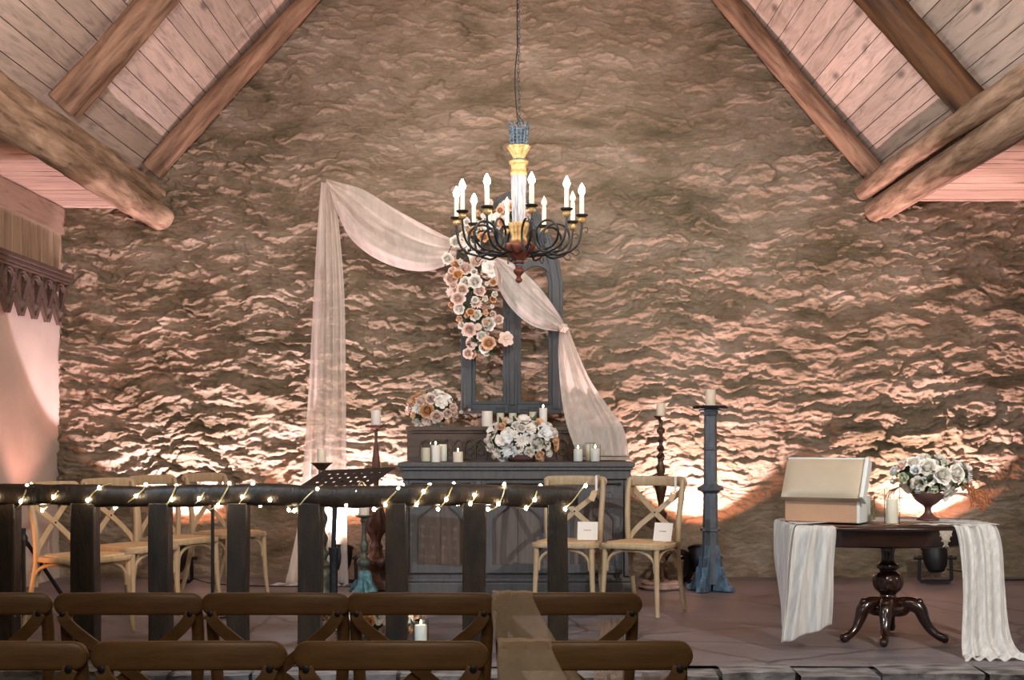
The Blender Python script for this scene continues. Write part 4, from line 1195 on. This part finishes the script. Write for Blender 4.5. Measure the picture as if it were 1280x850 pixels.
cloth(b, [(TX+.58,7.22,zt_+.004),(TX+.61,7.2,zt_-.02),(TX+.62,7.2,zt_-.2),(TX+.63,7.2,.3),(TX+.63,7.2,.02)],
         [(TX+.58,7.60,zt_+.004),(TX+.61,7.62,zt_-.02),(TX+.62,7.6,zt_-.2),(TX+.63,7.56,.3),(TX+.64,7.52,.1)], 40, 40, 4, .012, seed=39, axis=(1,0,0))
cloth(b, [(TX+.255,6.76,.008),(TX+.25,6.72,.012),(TX+.235,6.68,.006)], [(TX+.585,6.72,.008),(TX+.62,6.70,.03),(TX+.66,6.68,.006)], 10, 50, 5, .010, seed=40, axis=(0,0,1))
P_ = []
for i in range(12):
    u = i/11; P_.append([(TX+.12+.30*u+.03*math.sin(j*1.3), 7.06+.10*j/7-.02*math.sin(u*8), zt_+.006+.003*math.sin(u*20+j)) for j in range(8)])
b.grid(P_)
rel(b.build('right_fall', MT['cloth2'], t, solid=.001, sharp=180))
b = MB(); 
lx, ly = TX+.245, 7.0
for k in range(3): b.tube([(lx+(.035-.01*k)*q, ly, TZ-.03-.03*k-.018*abs(q)) for q in (-1,-.5,0,.5,1)], .004, 5)
b.add([(lx-.04,ly-.002,TZ-.02),(lx+.04,ly-.002,TZ-.02),(lx,ly-.002,TZ-.12)],[(0,1,2)]); rel(b.build('lace_point', MT['lace'], t, solid=.001))

# cream case with raised lid
dC = 7.36; sC = F/dC
t = thing('card_case', 'cream padded case with its lid propped open on the table left end', 'case', ((1033-CX)/sC, dC, TZ+.008), R(-30))
cw, cd, chh = .42, .24, .15
b = MB(); b.b2((-cw/2,-cd/2,0),(cw/2,-cd/2+.012,chh)); b.b2((-cw/2,cd/2-.012,0),(cw/2,cd/2,chh)); b.b2((-cw/2,-cd/2,0),(-cw/2+.012,cd/2,chh)); b.b2((-cw/2,-cd/2,0),(cw/2,cd/2,.012)); b.build('base', MT['casetan'], t, bevel=.008)
b = MB(); b.b2((cw/2-.012,-cd/2+.001,0.001),(cw/2+.012,cd/2,chh-.002)); b.build('side_trim', MT['casew'], t, bevel=.004)
# lid: padded outer face towards camera
lid = thing('tmp', 'x', 'x'); bpy.data.objects.remove(lid)
b = MB(); n1, n2 = 24, 18; P_ = []
lw, lh = .455, .25
tft = [(-.07,.06),(.07,.06),(-.09,-.05),(.05,-.05)]
for i in range(n1+1):
    u = i/n1-.5; row = []
    for j in range(n2+1):
        v = j/n2-.5
        y = -.028*(1-(2*abs(u))**6)*(1-(2*abs(v))**4)-.012
        for a_, c_ in tft: y += .010*math.exp(-(((u*lw-a_)/.012)**2+((v*lh-c_)/.012)**2))
        row.append((u*lw, y, v*lh))
    P_.append(row)
b.grid(P_); n0 = len(b.v)
b.b2((-lw/2,-.012,-lh/2),(lw/2,.03,lh/2))
lm = Matrix.Translation((.012,-cd/2+.03,chh+.095)) @ Matrix.Rotation(R(-30), 4, 'X')
lo = b.build('lid', MT['case'], t); lo.matrix_local = lm
b = MB(); b.b2((lw/2-.006,-.03,-lh/2-.002),(lw/2+.018,.05,lh/2+.006)); b.b2((-lw/2,-.016,lh/2-.004),(lw/2+.018,.05,lh/2+.01)); o = b.build('lid_trim', MT['casew'], t, bevel=.006); o.matrix_local = lm
b = MB(); b.sweep([(cw/2-.02, cd/2-.02, chh-.01),(cw/2-.03,-.02,chh+.1)], rectp(.006,.01), up=(1,0,0)); b.build('lid_stay', MT['iron'], t)
o = MB(); o.b2((-.045,-.04,0),(.045,.04,.115)); o.b2((-.025,-.045,.04),(.02,-.039,.09)); t = o.build('small_keepsake_box', MT['olive'], bevel=.003); t.location = ((1092-CX)/sC+.0, 7.52, TZ+.01); tag(t, 'small olive box standing between the cream case and the glass candle', 'box')
pillar((1115-CX)*7.14/F, 7.14, TZ+.006, .033, .135, 'ivory candle in a tall glass cylinder at the table front', None, .20, True)

ux, uy = (1160-CX)*7.4/F, 7.4
t = thing('flower_urn', 'dusky footed urn overflowing with white flowers on the table right half', 'flowers', (ux,uy,TZ+.01))
b = MB(); b.lathe(interp([(0,.062),(.012,.062),(.025,.04),(.05,.02),(.08,.022),(.10,.05),(.13,.08),(.155,.092),(.16,.09)],3), 24); b.build('urn', MT['urn'], t)
bouquet(t, (.015,0,.255), (.23,.12,.12), 56, (.055,.065,.045,.036), COOL, 52, leaves=46, leafL=.055)
b = MB(); rnd = random.Random(9)
for k in range(7):
    a = rnd.uniform(-.5,.4); x0 = .15
    b.tube(cat([(x0,-.02,.22),(x0+.09,-.04,.22+.03*k*.4),(x0+.16+.012*k,-.05,.24+.02*k-.02),(x0+.2+.015*k,-.05,.16+.02*k)],5), .002, 5)
b.build('twig', MT['twig'], t); b = MB()
for k in range(4):
    b.tube(cat([(-.16,-.03,.2),(-.21-.01*k,-.05,.17),(-.235-.012*k,-.07,.09+.01*k)],5), .003, 5)
b.build('twig', MT['twig'], t)
b = MB()
for k in range(9):
    x0 = .17+.014*k; z0 = .15-.008*k+.03*math.sin(k)
    pth = cat([(x0,-.03,z0+.06),(x0+.035,-.05,z0+.05),(x0+.055,-.06,z0-.01),(x0+.06,-.06,z0-.07+.01*k)],4)
    b.tube(pth, [.006+.004*math.sin(i*2.2) for i in range(len(pth))], 6)
    for p in pth:
        for _ in range(3): b.sphere((p.x+rnd.uniform(-.012,.012), p.y+rnd.uniform(-.01,.01), p.z+rnd.uniform(-.01,.01)), .004, 5, 3)
b.build('seed_spray', MT['amaranth'], t)

# ------------------------------------------------------------------ chandelier
dK = 7.6; sK = F/dK
kx = (648.5-CX)/sK; zk = lambda py: H-(py-CY)/sK
zpan = 2.475
t = thing('chandelier', 'ornate candle chandelier of scrolled iron arms hanging above the altar', 'chandelier', (kx,dK,zpan))
def zz(py): return zk(py)-zpan
b = MB(); apex = ZR0+XR0*TAN-.12-zpan
z = zz(156); k = 0; rnd = random.Random(4)
while z < apex:
    ln = .03; m = Matrix.Translation((.003*math.sin(k*.4),0,z+ln/2)) @ Matrix.Rotation(PI/2*(k % 2), 4, 'Z')
    b.tube([(.0075*math.cos(a), 0, .016*math.sin(a)) for a in [2*PI*i/8 for i in range(8)]], .0024, 5, closed=True, mt=m)
    z += .0255; k += 1
b.build('chain', MT['iron'], t)
b = MB(); b.tube(cat([(-.008,-.01,zz(150)),(-.02,-.01,zz(120)),(-.022,-.01,zz(90)),(-.006,-.008,zz(50)),(-.01,-.006,zz(0)),(-.008,-.006,apex-.3),(0,0,apex)],8), .004, 6)
b.tube(cat([(.0,0,zz(146)),(.018,0,zz(150)),(.034,0,zz(158))],4), .0028, 5); b.tube(cat([(.0,0,zz(150)),(-.006,0,zz(156)),(-.004,0,zz(165))],4), .0028, 5); b.build('power_cord', MT['black'], t)
b = MB()
ztop, zbot = zz(158), zz(183)
for i in range(14):
    a = 2*PI*i/14; r0, r1 = .046, .061
    hh = ztop+.012*(i % 2)
    b.tube([(r0*math.cos(a), r0*math.sin(a), zbot),(r1*math.cos(a), r1*math.sin(a), hh)], .0048, 5)
    b.sphere((r1*math.cos(a), r1*math.sin(a), hh+.005), .007, 6, 4)
for k in range(7):
    q = k/6; r = .046+.015*q; zc = zbot+(ztop-zbot)*q*.95
    b.tube([(r*math.cos(a)*(1+.03*math.cos(14*a)), r*math.sin(a)*(1+.03*math.cos(14*a)), zc) for a in [2*PI*i/42 for i in range(42)]], .0032, 5, closed=True)
b.lathe([(zbot,.03),(ztop-.02,.04)], 16)
b.build('crown_basket', MT['crown'], t)
b = MB(); b.lathe(interp([(zz(199),.03),(zz(196),.034),(zz(190),.048),(zz(185),.064),(zz(183),.066)],3), 40, ribs=10, amp=.09)
b.lathe(interp([(zz(220),.048),(zz(216),.05),(zz(213),.044),(zz(207),.046),(zz(205),.056),(zz(202),.058)],3), 30)
b.build('gilt_capital', MT['gold'], t)
b = MB(); b.lathe([(zz(203),.038),(zz(201),.046),(zz(199),.038)], 24); b.build('collar', MT['teal'], t)
b = MB(); b.lathe([(zz(284),.034),(zz(280),.037),(zz(240),.042),(zz(219),.044)], 48, ribs=12, amp=.06); b.build('fluted_column', MT['shaft'], t)
b = MB(); b.lathe(interp([(zz(304),.034),(zz(301),.045),(zz(296),.04),(zz(288),.05),(zz(281),.058),(zz(279),.06)],3), 48, ribs=12, amp=.09); b.build('gilt_leaf_cup', MT['gold'], t)
b = MB(); b.lathe(interp([(zz(326),.03),(zz(322),.05),(zz(316),.08),(zz(310),.095),(zz(306),.09),(zz(303),.045)],3), 32, ribs=16, amp=.03)
b.lathe(interp([(zz(354),.004),(zz(352),.018),(zz(349),.02),(zz(347),.012),(zz(344),.016),(zz(341),.03),(zz(338),.032),(zz(335),.02),(zz(331),.024),(zz(329),.034),(zz(327),.03)],2), 20)
b.build('turned_finial', MT['redwood'], t)
b = MB(); b.lathe([(zz(333),.02),(zz(331),.027),(zz(324),.027),(zz(322),.03)], 8); b.build('blue_boss', MT['teal'], t)
# arm built once, in the X-Z plane (radius along +x), pan at R_
R_ = .375
arm = MB()
cr, rr0 = (.205,-.122), .088
pts = [(.055,0,-.20),(.10,0,-.222)]
for i in range(0, 21):
    a = -PI/2-.35+(2*PI)*i/20
    a = -PI/2+.0-2*PI*i/20*-1
    pts.append((cr[0]+rr0*math.cos(a)+.0015*i, .010*math.sin(i/20*PI*2), cr[1]+rr0*math.sin(a)-.001*i))
pts += [(.265,0,-.222),(.315,0,-.205),(.352,0,-.165),(.368,0,-.11),(R_,0,-.055),(R_,0,-.035)]
arm.tube(cat(pts, 3), .0068, 8)
# tendril and leaf ornaments
arm.tube(cat([(.30,0,-.21),(.34,0,-.235),(.36,0,-.215),(.345,0,-.20)],4), .0025, 5)
arm.tube(cat([(.372,0,-.08),(.40,0,-.07),(.41,0,-.085),(.40,0,-.10),(.392,0,-.092)],4), .0022, 5)
arm_me = arm.mesh('arm', MT['iron'])
pan = MB(); pan.lathe([(-.012,.016),(-.004,.034),(.004,.037),(.006,.035),(.004,.02),(.006,.014)], 20); pan_me = pan.mesh('drip_pan', MT['iron'])
cup = MB(); cup.lathe(interp([(-.045,.010),(-.04,.018),(-.03,.024),(-.018,.02),(-.012,.026)],2), 16, ribs=8, amp=.06); cup_me = cup.mesh('gilt_cup', MT['gold'])
cnd = MB(); cnd.lathe([(.004,.014),(.118,.0135),(.122,.010)], 14); cnd_me = cnd.mesh('candle_sleeve', MT['waxcol'])
blb = MB(); blb.lathe(interp([(.118,.006),(.130,.015),(.144,.020),(.160,.017),(.176,.009),(.190,.002)],2), 12); blb_on = blb.mesh('bulb', MT['bulb']); blb_off = blb.mesh('bulb_unlit', MT['bulb_off'])
angs = [11,47,83,119,155,191,227,263,299,331]
for ai, a in enumerate(angs):
    ar = R(a)-PI/2       # measured from the camera side, clockwise to the right
    o = bpy.data.objects.new('arm', arm_me); C.objects.link(o); o.parent = t; o.rotation_euler = (0,0,ar)
    cxp, cyp = R_*math.cos(ar), R_*math.sin(ar)
    lit = a not in (119,155,191)
    for nm, me in (('drip_pan',pan_me),('gilt_cup',cup_me),('candle_sleeve',cnd_me),('bulb',blb_on if lit else blb_off)):
        q = bpy.data.objects.new(nm, me); C.objects.link(q); q.parent = o; q.location = (R_,0,0)
        if nm == 'bulb' and not lit: q['label'] = 'unlit bulb'
    if lit:
        ld = bpy.data.lights.new('chandelier_lamp', 'POINT'); ld.energy = 1.5; ld.color = (1,.80,.60); ld.shadow_soft_size = .02
        lo_ = bpy.data.objects.new('chandelier_lamp', ld); C.objects.link(lo_); lo_.location = (kx+cxp*1.0, dK+cyp, zpan+.215)

# ------------------------------------------------------------------ lights
def spot(loc, aim, energy, color, size, blend=.15, soft=.03):
    l = bpy.data.lights.new('spot', 'SPOT'); l.energy = energy; l.color = color; l.spot_size = R(size); l.spot_blend = blend; l.shadow_soft_size = soft
    o = bpy.data.objects.new('spot', l); C.objects.link(o); o.location = loc
    o.rotation_euler = (Vector(aim)-Vector(loc)).to_track_quat('-Z', 'Y').to_euler(); return o
def area(loc, aim, energy, color, sx, sy):
    l = bpy.data.lights.new('area', 'AREA'); l.energy = energy; l.color = color; l.shape = 'RECTANGLE'; l.size = sx; l.size_y = sy
    o = bpy.data.objects.new('area', l); C.objects.link(o); o.location = loc
    o.rotation_euler = (Vector(aim)-Vector(loc)).to_track_quat('-Z', 'Y').to_euler(); return o
PINK = (1,.60,.50)
for (x, lb), e, c in zip(UL, (190,190,230,230), ((1,.76,.82),(1,.78,.82),(1,.66,.66),(1,.66,.65))):
    spot((x,10.28,.29), (x,10.28+.30,1.29), e, c, 94, .10, .02)
    spot((x+.03,10.27,.29), (x+.06,10.27+.34,1.29), e*.18, (1,.34,.20), 106, .1, .02)
# stage spots on the eaves logs, one each side
spot((3.2,3.9,2.8), (.9,8.8,.4), 420, (1,.93,.86), 78, .5, .03)
spot((-2.8,4.2,2.8), (1.5,8.2,.6), 330, (.72,.86,1), 74, .5, .03)
# unseen fill lights added in the front bay, washing the boards and the gable wall
spot((-1.3,3.6,2.3), (-2.1,8.2,4.6), 620, (1,.76,.73), 70, .7, .08)
spot((1.3,3.6,2.3), (2.1,8.2,4.6), 620, (1,.80,.74), 70, .7, .08)
spot((0,4.0,4.3), (0,10.7,2.9), 330, (1,.90,.78), 40, 1.0, .35)  # added glow on the gable wall round the chandelier, no fixture
area((0,4.0,4.4), (0,10.7,2.4), 34, (1,.87,.74), 3, .6)
area((0,.4,2.8), (0,4.2,.6), 30, (1,.82,.64), 1.6, .4)  # added fill near the camera to brighten the guest chairs
spot((-1.2,5.6,2.2), (-3.7,9.2,1.2), 110, (1,.84,.76), 70, .6, .05)  # added wash to even out the lower left wall
# coral floor lamp in the left corner and an orange one by the first chair
spot((-3.3,9.7,.25), (-3.6,10.2,3.0), 60, (1,.42,.34), 80, .5, .04)
spot((-3.5,6.9,.35), (-2.85,7.6,.5), 36, (1,.34,.10), 34, .5, .03)
spot((3.9,9.4,.3), (3.9,9.9,3.0), 45, (1,.60,.52), 80, .5, .04)
w = bpy.data.worlds.new('world'); bpy.context.scene.world = w; w.use_nodes = True
w.node_tree.nodes['Background'].inputs[0].default_value = (.75,.68,.60,1); w.node_tree.nodes['Background'].inputs[1].default_value = .12

# ------------------------------------------------------------------ camera
cd_ = bpy.data.cameras.new('camera'); cam = bpy.data.objects.new('camera', cd_); C.objects.link(cam)
cam.location = (0,0,H); cam.rotation_euler = (PI/2,0,0)
cd_.sensor_width = 36; cd_.lens = 36*F/1280
cd_.shift_x = (640-CX)/1280; cd_.shift_y = (CY-425)/1280
bpy.context.scene.camera = cam
sc_ = bpy.context.scene
sc_.view_settings.view_transform = 'Standard'; sc_.view_settings.look = 'None'; sc_.view_settings.gamma = 1
sc_.view_settings.exposure = 0.38
try: sc_.view_settings.use_curve_mapping = False
except Exception: pass
sc_.cycles.use_denoising = True
sc_.cycles.sample_clamp_indirect = 4.0
sc_.cycles.max_bounces = 8; sc_.cycles.transparent_max_bounces = 16
